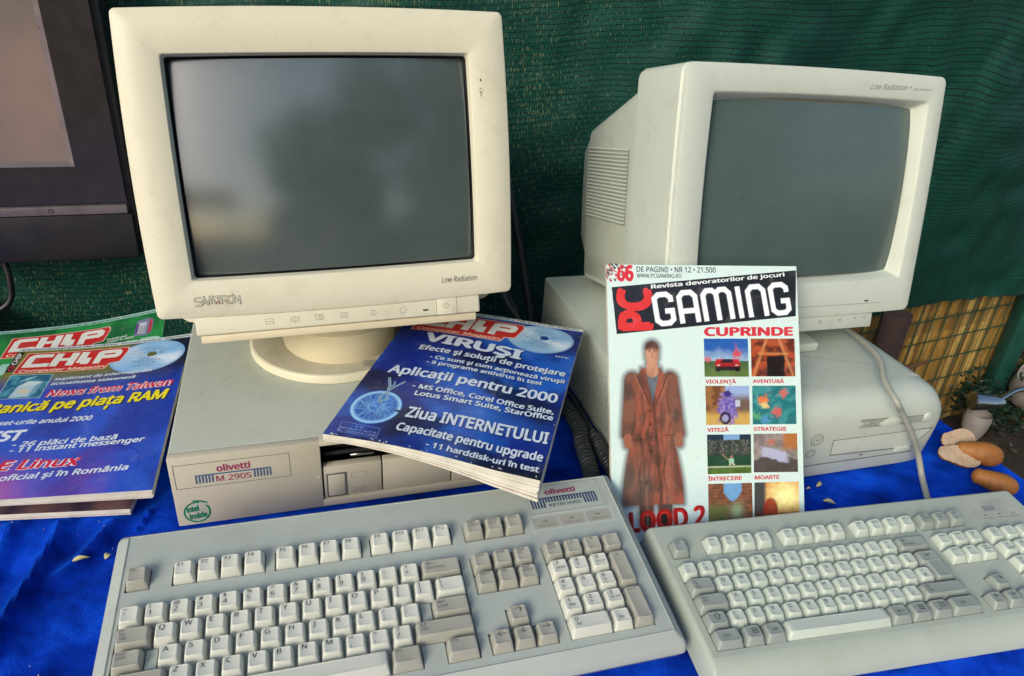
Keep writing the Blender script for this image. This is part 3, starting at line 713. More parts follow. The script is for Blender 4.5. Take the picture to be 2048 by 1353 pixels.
for a, b in ((X0 + .0012, .2038), (.2052, .2790), (.2804, X1 - .001)):
    mb = MB(); rbox(mb, a, b, .0025, .012, Z0 + .001, .0518, .0012, 2)
    if a < .15:
        front(mb, stroke([(.1722, .0400), (.1880, .0408), (.1880, .0345), (.1722, .0340)], .0004, True), 1, .0025, .0001)
        front(mb, text2d('20', .1722, .0150, .1860, .0155, .0050, .0), 1, .0025, .0001)
    dd.append(mb.build('drive_door', [M_CASE, M_INKF], t))
mb = MB(); rbox(mb, .1482, .1656, .0008, .006, .0140, .0410, .0012, 2); mb.build('eject_button', M_CASE, dd[0])
mb = MB(); rbox(mb, .1462, .1676, .0019, .004, .0118, .0428, .0004, 1); mb.build('button_surround', M_INKG, dd[0])

# ------------------------------------------------------------------ rounded desktop computer (right)
t = thing('desktop_computer', 'grey-green desktop computer with rounded front and disk slots under the pale grey monitor', 'computer', P_)
PW, PD, PH = .388, .375, .1107
prof = [(.0, .0015), (-.0020, .012), (-.0048, .035), (-.0070, .060), (-.0072, .076), (-.0058, .088), (-.0020, .0975), (.0040, .1045), (.0115, .1088), (.0210, PH)]
mb = MB(); n = len(prof)
# cross sections along x with rounded ends
xsn = [(-PW - .004, .020), (-PW - .003, .007), (-PW, .0), (-PW + .01, 0), (-.22, 0), (-.045, 0), (-.030, .0008), (-.017, .004), (-.007, .010), (-.001, .018), (.0035, .030), (.0050, .045)]
rows = []
for x, drop in xsn:
    row = []
    for y, z in prof:
        k = max(0, (z - .055) / (PH - .055)); row.append((x, y + drop * .25, z - drop * k))
    row.append((x, .0318, PH - drop)); row.append((x, .0324, PH - .004 - drop)); rows.append(row)
vs = [p for r_ in rows for p in r_]; m_ = len(rows[0]); fs = []
for i in range(len(rows) - 1):
    for j in range(m_ - 1): fs.append([i * m_ + j, (i + 1) * m_ + j, (i + 1) * m_ + j + 1, i * m_ + j + 1])
fs.append([j for j in range(m_)][::-1]); fs.append([(len(rows) - 1) * m_ + j for j in range(m_)])
mb.add(vs, fs, 0, True)
def py(z):
    for (y0, z0), (y1, z1) in zip(prof, prof[1:]):
        if z0 <= z <= z1: return y0 + (y1 - y0) * (z - z0) / (z1 - z0)
    return prof[0][0]
def pf(mb, g, mat, l):
    vs, fs = tri_sub(*g, .012); mb.add([(a, py(b) - l, b) for a, b, _k in vs], fs, mat)
pf(mb, stroke([(-.30, .0205), (-.0255, .0205)], .0016), 1, .00012)
pf(mb, stroke([(-.1539, .0567), (-.0106, .0562), (-.030, .0290), (-.1503, .0338)], .0009, True), 1, .00012)
pf(mb, poly([(-.1530, .0560), (-.0128, .0555), (-.0300, .0300), (-.1495, .0345)]), 3, .00010)
pf(mb, stroke([(-.1500, .0325), (-.0280, .0285)], .0007), 1, .00013)
pf(mb, poly([(-.106, .0262), (-.100, .0260), (-.100, .0276), (-.106, .0278)]), 4, .00015)
for a, b, r_ in ((-.1780, .0610, .0078), (-.1800, .0404, .0058)):
    pf(mb, stroke(ellipse(a, b, r_, r_, 28), .0010, True), 1, .00012)
pf(mb, stroke(ellipse(-.1780, .0610, .0045, .0045, 24), .0007, True), 2, .00012); pf(mb, poly(ellipse(-.178, .061, .0011, .0011, 10)), 4, .00014)
pf(mb, stroke(ellipse(-.1800, .0404, .0034, .0034, 24), .0005, True), 2, .00012)
pf(mb, poly(ellipse(-.1130, .0615, .0008, .0008, 8)), 4, .00014)
pf(mb, poly([(-.1242, .0700), (-.0330, .0675), (-.0330, .0775), (-.1242, .0815)]), 5, .00012)
pf(mb, stroke([(-.1242, .0815), (-.0330, .0775)], .0007), 1, .00016)
fp = mb.build('front_panel', [M_PC, M_INKG, M_INKF, M_GREY, M_SLOT, M_SHAD], t)
def bumpy(cx, cz, rx, rz, hgt, name, mat, par):
    mb = MB(); rings = []
    for k, (s, q) in enumerate([(1, 0), (.93, .6), (.8, .95), (.5, 1.05), (.05, 1.08)]): rings.append([(a, py(b) - q * hgt, b) for a, b in ellipse(cx, cz, rx * s, rz * s, 28)])
    loft(mb, rings, 0, False, True); return mb.build(name, mat, par)
mb = MB(); vs = []; fs = []
for i in range(17):
    u = i / 16; x = -.098 + .040 * u; hw = math.sin(math.pi * u)
    for j in range(7):
        v = j / 6; z = .0735 - .0075 * hw + .0150 * hw * v; vs.append((x, py(z) - .0006 - .0012 * math.sin(math.pi * v) * hw, z))
for i in range(16):
    for j in range(6): q = i * 7 + j; fs.append([q, q + 7, q + 8, q + 1])
mb.add(vs, [f[::-1] for f in fs], 0, True); mb.build('disk_slot_thumb_grip', M_GREY, fp)
bumpy(-.0262, .0742, .0062, .0072, .0022, 'eject_button', M_PC, fp)
mb = MB(); rbox(mb, -.0555, -.0335, py(.028) - .0028, py(.028) + .002, .0246, .0312, .001, 2); mb.build('tray_button', M_PC, fp)
mb = MB(); b2 = MB()
bm = bmesh.new(); bmesh.ops.create_cube(bm, size=1)
for v in bm.verts: v.co = Vector((-PW / 2 + v.co.x * PW, (.0335 + PD) / 2 + v.co.y * (PD - .0335), .003 + (PH - .003) / 2 + v.co.z * (PH - .003)))
ed = [e for e in bm.edges if all(v.co.x > -.01 and v.co.z > .1 for v in e.verts)]
bmesh.ops.bevel(bm, geom=ed, offset=.030, segments=8, profile=.5, affect='EDGES')
ed = [e for e in bm.edges if all(v.co.x < -PW + .01 for v in e.verts)]
bmesh.ops.bevel(bm, geom=ed, offset=.004, segments=2, profile=.5, affect='EDGES'); bm.verts.index_update()
mb.add([v.co[:] for v in bm.verts], [[v.index for v in f.verts] for f in bm.faces], 0, True); bm.free()
for k in range(26):
    for j in range(7):
        y = .05 + k * .011; z = .022 + j * .010 + (.005 if k % 2 else 0); s_ = .0016
        mb.add([(-PW - .0001, y - s_, z), (-PW - .0001, y, z - s_ * 1.6), (-PW - .0001, y + s_, z), (-PW - .0001, y, z + s_ * 1.6)], [[0, 3, 2, 1]], 1)
for a, b, a2, b2_ in ((-.19, .12, -.05, .055), (-.30, .25, -.20, .15), (-.345, .22, -.335, .185)):
    decktop(mb, stroke([(a, b), (a2, b2_)], .0007), 2, PH + .0001)
for x in (-.03, -PW + .03):
    for y in (.06, PD - .04): rbox(mb, x - .012, x + .012, y - .012, y + .012, 0, .004, .001)
mb.build('cover', [M_PC, M_SHAD, M_INKF], t)

# ------------------------------------------------------------------ keyboards
def deck(mb, x0, x1, y0, y1, holes, z, zf, mat=0, matf=0):
    xs = sorted({round(v, 6) for v in [x0, x1] + [h[0] for h in holes] + [h[1] for h in holes]})
    ys = sorted({round(v, 6) for v in [y0, y1] + [h[2] for h in holes] + [h[3] for h in holes]})
    def inh(i, j):
        if i < 0 or j < 0 or i >= len(xs) - 1 or j >= len(ys) - 1: return False
        cx, cy = (xs[i] + xs[i + 1]) / 2, (ys[j] + ys[j + 1]) / 2
        return any(h[0] < cx < h[1] and h[2] < cy < h[3] for h in holes)
    for i in range(len(xs) - 1):
        for j in range(len(ys) - 1):
            a, b, d, e = xs[i], xs[i + 1], ys[j], ys[j + 1]; q = inh(i, j); zz = zf if q else z
            mb.add([(a, d, zz), (b, d, zz), (b, e, zz), (a, e, zz)], [[0, 1, 2, 3]], matf if q else mat)
            if i + 1 < len(xs) - 1 and q != inh(i + 1, j): mb.add([(b, d, zf), (b, e, zf), (b, e, z), (b, d, z)], [[0, 1, 2, 3]], mat)
            if j + 1 < len(ys) - 1 and q != inh(i, j + 1): mb.add([(a, e, zf), (b, e, zf), (b, e, z), (a, e, z)], [[0, 1, 2, 3]], mat)
def keycap(w, d, h, tw, td, oy, r, dish, legend, mats, lay):
    mb = MB()
    def rg(W, Dp, cy, z, rr, k=3): return [(x, y + cy, z) for x, y in rrect(-W / 2, W / 2, -Dp / 2, Dp / 2, rr, k, 3)]
    TW, TD = w - tw, d - td
    def top(s, o=0): return [(x, y, -dish * (1 - (x / (TW / 2)) ** 2) * min(1, (1.06 - s) * 6) - o) for x, y, _ in rg(TW * s, TD * s, oy, 0, r * s)]
    loft(mb, [rg(w, d, 0, -h, .0010), rg(w - tw * .08, d - td * .08, oy * .08, -h * .92, .0012), rg(TW + .0018, TD + .0018, oy, -.0016, r + .0006), rg(TW + .0004, TD + .0004, oy, -.0004, r), rg(TW - .0008, TD - .0008, oy, -.0001, r), top(.9), top(.6), top(.25)], 0, False, True)
    for s, lx, ly, hh, wd in lay:
        zz = .00012
        vs, fs = text_geo(s, .0)
        if not vs or hh == 0: continue
        a = min(v[0] for v in vs); b = max(v[0] for v in vs); sy = hh / caph(0); sx = sy * wd
        mb.add([(lx + (x - a) * sx, ly + y * sy, zz - dish * .75 * (1 - min(1, ((lx + (x - a) * sx) / (TW / 2)) ** 2))) for x, y, _k in vs], fs, 1)
    return mb
def keyboard(name, label, mw, U, spec, body_fn, st):
    t = thing(name, label, 'keyboard', mw, None)
    body_fn(t)
    cache = {}; n = 0; extra = MB()
    for (x, y, wu, hu, grey, texts, special) in spec:
        w = wu * U - st['gap']; d = hu * U - st['gap']; kk = (round(wu, 3), round(hu, 3), grey, tuple(texts))
        tw, td, oy = st['tw'], st['td'], st['oy']; TW, TD = w - tw, d - td; lay = []
        for s, fx, fy, hh, wd in texts: lay.append((s, -TW / 2 + fx * U, oy + TD / 2 - fy * U - hh * U, hh * U, wd))
        mats = [st['grey'] if grey else st['light'], st['inkg'] if grey else st['ink']]
        mb = keycap(w, d, st['h'], tw, td, oy, st['r'], st['dish'], None, mats, lay)
        if len(texts) == 2 and texts[1][3] == 0:      # the L shaped enter key
            dn = keycap(1.25 * st['main1'] * U - st['gap'], 1.99 * U - st['gap'], st['h'], tw, td, oy, st['r'], st['dish'], None, mats, [])
            mb.add([(a + .125 * st['main1'] * U, b - .495 * U, z - .0003) for a, b, z in dn.v], dn.f, 0, True)
        nm = special or 'key'
        if n >= 100 and nm == 'key':
            M = Matrix.Translation((x * U, y * U, 0)); extra.add(mb.v, mb.f, 0, True, M=M); continue
        if nm == 'key': n += 1
        mb.build(nm, mats, t, mw=Matrix.Translation((x * U + R.uniform(-1, 1) * .00015, y * U + R.uniform(-1, 1) * .00015, st['dz'](y) + R.uniform(-3, 2) * .0001)) @ Matrix.Rotation(st['rot'](y) + R.gauss(0, .007), 4, 'X') @ Matrix.Rotation(R.gauss(0, .007), 4, 'Y') @ Matrix.Rotation(R.gauss(0, .006), 4, 'Z'))
    if extra.v: extra.build('far_keys', [st['light']], t, kind='stuff')
    return t
def row(x, y, items, grey=False):
    out = []
    for it in items:
        w_, tx, g = (it + (None,))[:3] if isinstance(it, tuple) and len(it) < 3 else it
        if tx is not None: out.append([x + w_ / 2, y, w_, 1, grey if g is None else g, tx, None])
        x += w_
    return out
def L1(ch): return [(ch, .10, .05, .22, 1.05)]
def L2(a, b): return [(a, .10, .02, .18, 1.05), (b, .10, .29, .20, 1.05)]
def LS(*ls): return [(s_, .08, .03 + .17 * i, .115, .9) for i, s_ in enumerate(ls)]
def NP(a, b): return [(a, .16, .05, .20, 1.05), (b, .16, .34, .12, .9)]
def layout(fx, fpitch, fy, prt, main, nav, pad, rowy, bottom, capsx, enterfix):
    ks = []
    def mx(v): return main[0] + main[1] * v
    ks.append([fx[0], fy, 1, 1, True, LS('ESC'), None])
    k = 1
    for g in (1, 2, 3):
        for i in range(4): ks.append([fx[g] + i * fpitch, fy, .97 if fpitch < 1 else 1, 1, False, [('F%d' % k, .10, .05, .17, 1.0)], None]); k += 1
    for i, s_ in enumerate((('PRINT', 'SCREEN'), ('SCROLL', 'LOCK'), ('PAUSE',))): ks.append([prt + i * 1.01, fy, 1, 1, True, LS(*s_), None])
    def addrow(r_, x0, items):
        for x, y, w_, h_, g, tx, sp in row(x0, 0, items): ks.append([mx(x), rowy[r_], w_ * main[1], 1, g, tx, sp])
    F = False; G = True
    num = [('~', '`'), ('!', '1'), ('@', '2'), ('#', '3'), ('$', '4'), ('%', '5'), ('^', '6'), ('&', '7'), ('*', '8'), ('(', '9'), (')', '0'), ('_', '-'), ('+', '=')]
    addrow(0, 0, [(1, L2(*p), F) for p in num] + [(2, [('←', .10, .05, .2, 1.3)] + [('BACK SPACE', .10, .30, .12, .9)], G)])
    addrow(1, 0, [(1.5, LS('|←', '→|', 'TAB'), G)] + [(1, L1(q), F) for q in 'QWERTYUIOP'] + [(1, L2('{', '['), F), (1, L2('}', ']'), F)] + bottom['r1end'])
    addrow(2, 0, bottom['caps'] + [(1, L1(q), F) for q in 'ASDFGHJKL'] + [(1, L2(':', ';'), F), (1, L2('"', "'"), F)] + bottom['r2end'])
    addrow(3, 0, bottom['lsh'] + [(1, L1(q), F) for q in 'ZXCVBNM'] + [(1, L2('<', ','), F), (1, L2('>', '.'), F), (1, L2('?', '/'), F)] + [(2.75, [('⇧', .10, .05, .2, 1), ('SHIFT', .10, .30, .12, .9)], G)])
    addrow(4, 0, bottom['r4'])
    for kx in ks:
        if kx[2] > 3.5: kx[6] = 'spacebar'
    ng = bottom['navgrey']
    for j, r_ in enumerate(((('INSERT',), ('HOME',), ('PAGE', 'UP')), (('DELETE',), ('END',), ('PAGE', 'DOWN')))):
        for i, s_ in enumerate(r_): ks.append([nav + .5 + i, rowy[j], 1, 1, ng, LS(*s_), None])
    ks.append([nav + 1.5, rowy[3], 1, 1, G, [('↑', .2, .08, .26, 1.2)], None])
    for i, a in enumerate('←↓→'): ks.append([nav + .5 + i, rowy[4], 1, 1, G, [(a, .15, .08, .22, 1.4)], None])
    npd = [[('NUM', 'LOCK'), ('/',), ('*',), ('-',)]]
    for i, s_ in enumerate(npd[0]): ks.append([pad + .5 + i, rowy[0], 1, 1, ng, LS(*s_) if len(s_) > 1 else [(s_[0], .25, .02, .2, 1)], None])
    for j, r_ in enumerate(((('7', 'HOME'), ('8', '↑'), ('9', 'PG UP')), (('4', '←'), ('5', ''), ('6', '→')), (('1', 'END'), ('2', '↓'), ('3', 'PG DN')))):
        for i, (a, b) in enumerate(r_): ks.append([pad + .5 + i, rowy[j + 1], 1, 1, F, NP(a, b) if b else [(a, .16, .05, .2, 1.05)], None])
    ks.append([pad + 1, rowy[4], 2, 1, F, NP('0', 'INS'), None]); ks.append([pad + 2.5, rowy[4], 1, 1, F, NP('.', 'DEL'), None])
    ks.append([pad + 3.5, (rowy[1] + rowy[2]) / 2, 1, 1.98, G, [('+', .2, .05, .22, 1)], None]); ks.append([pad + 3.5, (rowy[3] + rowy[4]) / 2, 1, 1.98, G, LS('ENTER'), None])
    return ks

U = .01905
rowy = [-.55, -1.52, -2.5, -3.46, -4.44]
bot = dict(r1end=[(1.5, L2('|', '\\'), False)], caps=[(1.3, LS('CAPS', 'LOCK'), True), (.45, None, None)], r2end=[(.45, None, None), (1.8, [('↵', .10, .05, .2, 1.2), ('ENTER', .10, .30, .12, .9)], True)],
           lsh=[(2.25, [('⇧', .10, .05, .2, 1), ('SHIFT', .10, .30, .12, .9)], True)], r4=[(1.5, LS('CTRL'), True), (1, None, None), (1.5, LS('ALT'), True), (7.1, [], False), (1.4, LS('ALT'), True), (1, None, None), (1.5, LS('CTRL'), True)], navgrey=True)
spec = layout([.72, 2.58, 6.86, 11.10], .965, 1.36, 15.57, (.2, .96), 15.05, 18.56, rowy, bot, 0, 0)
def kb_body(t):
    mb = MB(); zd, zf = -.0078, -.0118; e = .02 * U
    holes = [((.72 - .5) * U, (.72 + .5) * U, .86 * U, 1.86 * U)] + [((f - .5) * U - .0002, (f + .5 + 3 * .965) * U, .86 * U, 1.86 * U) for f in (2.58, 6.86, 11.10)] + [(15.07 * U, 18.09 * U, .86 * U, 1.86 * U)]
    mx = lambda v: (.2 + .96 * v) * U
    for k, (a, b) in enumerate(((0, 15), (0, 15), (0, 1.3), (0, 15), (0, 1.5))): holes.append((mx(a), mx(b), (rowy[k] - .5) * U, (rowy[k] + .52) * U))
    holes += [(mx(1.75), mx(12.75), (rowy[2] - .5) * U, (rowy[2] + .52) * U), (mx(13.2), mx(15), (rowy[2] - .5) * U, (rowy[2] + .52) * U), (mx(2.5), mx(12.5), (rowy[4] - .5) * U, (rowy[4] + .52) * U), (mx(13.5), mx(15), (rowy[4] - .5) * U, (rowy[4] + .52) * U)]
    holes += [(15.05 * U, 18.05 * U, (rowy[1] - .5) * U, (rowy[0] + .5) * U), (16.05 * U, 17.05 * U, (rowy[3] - .5) * U, (rowy[3] + .5) * U), (15.05 * U, 18.05 * U, (rowy[4] - .5) * U, (rowy[4] + .5) * U), (18.56 * U, 22.56 * U, (rowy[4] - .5) * U, (rowy[0] + .5) * U)]
    x0, x1, y0, y1 = .0012, .4425, -.1012, .0720
    deck(mb, x0, x1, y0, y1, holes, zd, zf)
    def rg(d, z, r=.004, fy=0): return [(x, y, z) for x, y in rrect(x0 - d, x1 + d * .85, y0 - d - fy, y1 + d * .55, r, 3, 4)]
    loft(mb, [rg(.0085, -.034, .004), rg(.0105, -.0325, .005), rg(.0115, -.020, .005, .004), rg(.0108, -.0145, .005, .003), rg(.0085, -.0112, .004, .001), rg(.0018, -.0082, .002), rg(.0008, -.0070, .0015), rg(0, -.0074, .0006), rg(0, zd - .0001, .0004)], 0, True, False)
    decktop(mb, stroke([(.3563, .0372), (.4335, .0372), (.4335, .0705), (.3563, .0705)], .0004, True), 1, zd + .00012)
    decktop(mb, poly([(.3564, .0373), (.4334, .0373), (.4334, .0704), (.3564, .0704)]), 4, zd + .00006)
    decktop(mb, text2d('olivetti', .3761, .0588, .4085, .0588, .0062, .04), 2, zd + .0002)
    a, b, z0_, z1_ = .3592, .4270, .0428, .0554
    decktop(mb, poly([(a, z1_ - .0012), (b, z1_ - .0012), (b, z1_), (a, z1_)]), 3, zd + .0002)
    for k in range(23):
        x = a + k * (b - a - .0018) / 22; mid = 5 <= k <= 17
        decktop(mb, poly([(x, z0_ + (.0062 if mid else 0)), (x + .0018, z0_ + (.0062 if mid else 0)), (x + .0018, z1_ - .001), (x, z1_ - .001)]), 3, zd + .00025)
    decktop(mb, text2d('KEYBOARD', .3768, .0434, .4092, .0434, .0036, .012), 3, zd + .0002)
    decktop(mb, stroke([(.3525, .0178), (.4355, .0178), (.4355, .0348), (.3525, .0348)], .0006, True), 5, zd + .00012)
    for k, s_ in enumerate(('NUM LOCK', 'CAPS LOCK', 'SCROLL LOCK')):
        x = .3552 + k * .0268; decktop(mb, poly([(x, .0198), (x + .0245, .0198), (x + .0245, .0318), (x, .0318)]), 6, zd + .00012)
        decktop(mb, text2d(s_, x + .004, .0214, x + .0205, .0214, .0024, 0), 7, zd + .0002); decktop(mb, poly([(x + .0095, .0268), (x + .0145, .0268), (x + .0145, .0280), (x + .0095, .0280)]), 7, zd + .0002)
    mb.build('body', [M_KB, M_INKF, M_RED, M_NAVY, M_KB, M_KEY, M_KEYG, M_INKG], t)
    for x in (.05, .39):
        mb = MB(); rbox(mb, x - .012, x + .012, .050, .060, -.074, -.0335, .002, 2); mb.build('folding_foot', M_KB, t)
keyboard('keyboard', 'large grey keyboard with tall two-tone keys in front of the flat beige computer', K_, U, spec, kb_body,
         dict(gap=.0010, tw=.0052, td=.0060, oy=.0012, h=.0113, r=.0014, dish=.0007, light=M_KEY, grey=M_KEYG, ink=M_INK, inkg=M_INKG, dz=lambda y: .0012 if y > 0 else [.0008, .0002, -.0004, -.0002, .0][min(4, int(-y))], rot=lambda y: D2R([5, 2, -1, -3, -4][min(4, int(-y))] if y < 0 else 5)))

U2 = .0181
rowy2 = [-.5, -1.49, -2.48, -3.45, -4.42]
bot2 = dict(r1end=[(1.5, [('↵', .3, .12, .2, 1.3), ('L', 0, 0, 0, 0)], True)], caps=[(1.75, LS('Caps', 'Lock'), True)], r2end=[(1, L2('~', '#'), False), (1.25, None, None)],
            lsh=[(1.25, [('⇧', .2, .1, .3, 1)], True), (1, L2('|', '\\'), False)], r4=[(1.5, [('Ctrl', .25, .2, .18, 1)], True), (1.1, [('⊞', .25, .12, .3, 1)], True), (1.15, [('Alt', .2, .2, .18, 1)], True), (5.85, [], False), (1.2, [('Alt Gr', .15, .2, .16, .9)], True), (1.2, [('⊞', .3, .12, .3, 1)], True), (1.2, [('▤', .3, .12, .3, 1)], True), (1.8, [('Ctrl', .3, .2, .18, 1)], True)], navgrey=False)
spec2 = layout([.62, 2.52, 6.97, 11.42], .985, .94, 15.62, (.06, .972), 15.20, 18.58, rowy2, bot2, 0, 0)
for k_ in spec2:
    for i, tx in enumerate(k_[5]): k_[5] = [(a, b + .06, c_ + .06, d * .85, e) for a, b, c_, d, e in k_[5]] if i == 0 else k_[5]
def ibm_body(t):
    mb = MB(); zd, zf = -.0072, -.0105; U = U2
    holes = [((.62 - .5) * U, (.62 + .5) * U, .44 * U, 1.44 * U)] + [((f - .5) * U, (f + .5 + 3 * .985) * U, .44 * U, 1.44 * U) for f in (2.52, 6.97, 11.42)] + [(15.12 * U, 18.15 * U, .44 * U, 1.44 * U)]
    m0, m1 = .06 * U, (.06 + .972 * 15) * U
    holes += [(m0, m1, (rowy2[4] - .5) * U, (rowy2[0] + .5) * U), (15.2 * U, 18.2 * U, (rowy2[1] - .5) * U, (rowy2[0] + .5) * U), (16.2 * U, 17.2 * U, (rowy2[3] - .5) * U, (rowy2[3] + .5) * U), (15.2 * U, 18.2 * U, (rowy2[4] - .5) * U, (rowy2[4] + .5) * U), (18.58 * U, 22.58 * U, (rowy2[4] - .5) * U, (rowy2[0] + .5) * U)]
    x0, x1, y0, y1 = -.0045, .4150, -.0940, .0480
    deck(mb, x0, x1, y0, y1, holes, zd, zf)
    def rg(d, z, fy=0, by=0): return [(x, y, z) for x, y in rrect(x0 - d, x1 + d, y0 - d - fy, y1 + d + by, .003, 3, 6)]
    loft(mb, [rg(.004, -.036, .004), rg(.006, -.034, .012), rg(.006, -.026, .016), rg(.0052, -.019, .0150), rg(.0042, -.0130, .0100), rg(.0030, -.0092, .0050), rg(.0015, -.0077, .0015), rg(0, -.0072), rg(0, zd - .0001)], 0, True, False)
    decktop(mb, poly([(.345, .0115), (.408, .0115), (.408, .0395), (.345, .0395)]), 1, zd + .00008)
    for k in range(4): decktop(mb, poly([(.3640, .0245 + k * .0016), (.3790, .0245 + k * .0016), (.3790, .0253 + k * .0016), (.3640, .0253 + k * .0016)]), 1, zd + .0003)
    decktop(mb, text2d('IBM', .3640, .0243, .3790, .0243, .0066, .05), 2, zd + .0002)
    for k, s_ in enumerate(('Num Lock', 'Caps Lock', 'Scroll Lock')):
        x = .3545 + .0175 * k; decktop(mb, text2d(s_, x, .0140, x + .0125, .0140, .0020, 0), 3, zd + .0002); decktop(mb, poly([(x + .004, .0182), (x + .008, .0182), (x + .008, .0194), (x + .004, .0194)]), 3, zd + .0002)
    mb.build('body', [M_KB2, M_STICK, M_BLUE, M_INKG], t)
keyboard('keyboard', 'green-grey keyboard with chunky sculpted keys and rounded front edge, right of the larger keyboard', I_, U2, spec2, ibm_body,
         dict(gap=.0007, tw=.0058, td=.0062, oy=.0006, h=.0100, r=.0022, dish=.0005, main1=.972, light=M_KEY2, grey=M_KEYG2, ink=M_INK, inkg=M_INK, dz=lambda y: .0008 if y > 0 else 0, rot=lambda y: D2R([3, 1, 0, -2, -3][min(4, int(-y))] if y < 0 else 4)))

# ------------------------------------------------------------------ magazines
WHITE = c(222, 226, 218); BLK = c(22, 24, 28); REDC = c(196, 40, 38); YEL = c(226, 214, 30)
def mag(name, label, sh, thick, prn, sheets=4, fan=None, spine=None):
    t = thing(name, label, 'magazine', Matrix.Translation(sh.q[3]), None); Mi = t.matrix_world.inverted()
    prn.mb.v = [tuple(Mi @ Vector(v)) for v in prn.mb.v]
    o = prn.mb.build('cover', [M_PRINT], t)
    mb = MB(); nx, ny = 14, 18; fan = fan or (lambda u, v: 0)
    def lay(l0, l1, ins, mat):
        vs = []; fs = []; x0, x1, y0, y1 = 0, sh.W - ins, ins * .6, sh.H - ins * .4
        for lv in (l0, l1):
            for j in range(ny + 1):
                for i in range(nx + 1):
                    u, v = i / nx, j / ny; x = x0 + (x1 - x0) * u; y = y0 + (y1 - y0) * v
                    vs.append(Mi @ sh.p(x, y, -lv * thick - lv * fan(u, v) - 2e-4))
        B = (nx + 1) * (ny + 1); id_ = lambda i, j, b: b * B + j * (nx + 1) + i
        for j in range(ny):
            for i in range(nx):
                fs.append([id_(i, j, 0), id_(i + 1, j, 0), id_(i + 1, j + 1, 0), id_(i, j + 1, 0)]); fs.append([id_(i, j, 1), id_(i, j + 1, 1), id_(i + 1, j + 1, 1), id_(i + 1, j, 1)])
        for i in range(nx): fs.append([id_(i, 0, 0), id_(i, 0, 1), id_(i + 1, 0, 1), id_(i + 1, 0, 0)]); fs.append([id_(i, ny, 0), id_(i + 1, ny, 0), id_(i + 1, ny, 1), id_(i, ny, 1)])
        for j in range(ny): fs.append([id_(0, j, 0), id_(0, j + 1, 0), id_(0, j + 1, 1), id_(0, j, 1)]); fs.append([id_(nx, j, 0), id_(nx, j, 1), id_(nx, j + 1, 1), id_(nx, j + 1, 0)])
        mb.add(vs, fs, mat, True)
    for k in range(sheets):
        a, b = k / sheets, (k + 1) / sheets; ins = R.uniform(.0003, .0022) if k else .0004
        lay(a + .012, b - .012 - (.10 / sheets if k in (sheets - 2, sheets - 1) else 0), ins, 0)
        if k == sheets - 2: lay(b - .012 - .10 / sheets, b - .012, ins, 1)
    mb.build('page_block', [M_PAPER, M_RED], t)
    return t
def chip_logo(P, x0, x1, y0, y1, full=True, dx=0):
    """red stepped masthead box with four white block letters"""
    w_, h_ = x1 - x0, y1 - y0; st = x0 + .862 * w_
    box = [(x0, y0), (st - .004, y0), (st, y0 + .24 * h_), (x0 + .955 * w_, y0 + .30 * h_), (x1, y1 - .18 * h_), (x1 - .002, y1), (x0 + .004, y1)]
    def gb(s, l, col): 
        cx = (x0 + x1) / 2; cy = (y0 + y1) / 2
        P.put(poly([(a + (s if a > cx else -s), b + (s if b > cy else -s)) for a, b in box]), col, l)
    gb(.0012, 1.5, c(225, 190, 175)); gb(0, 2, REDC)
    ly0, ly1 = y0 + .27 * h_, y1 - .07 * h_; lh = ly1 - ly0; sw = .26 * lh; sl = .07
    def L(pts, xa, xb, wd=1):
        q = [(x0 + (xa + (xb - xa) * u) * w_ + sl * lh * v, ly0 + sw / 2 + (lh - sw) * v) for u, v in pts]; P.put(stroke(q, sw * wd), WHITE, 3)
    L([(1, 1), (.12, 1), (0, .88), (0, .0), (.9, 0), (.9, .2)], .075, .265)
    L([(0, -.17), (0, 1.17)], .325, .50, 1.1); L([(1, -.17), (1, 1.17)], .325, .475, 1.1); L([(0, .5), (1, .5)], .325, .475, .8)
    L([(.3, 1.17), (.3, .02)], .545, .62, 1.15); L([(.3, .02), (1.1, .02), (1.1, .5)], .56, .62, .9)
    L([(0, -.17), (0, .92), (.1, 1), (.9, 1), (1, .9), (1, .6), (.9, .5), (.1, .5)], .73, .90, 1)
    P.text('Computer Magazin', x0 + .04 * w_, y0 + .035 * h_, x0 + .83 * w_, y0 + .035 * h_, .13 * h_, c(238, 205, 180), .03, .15, 4)
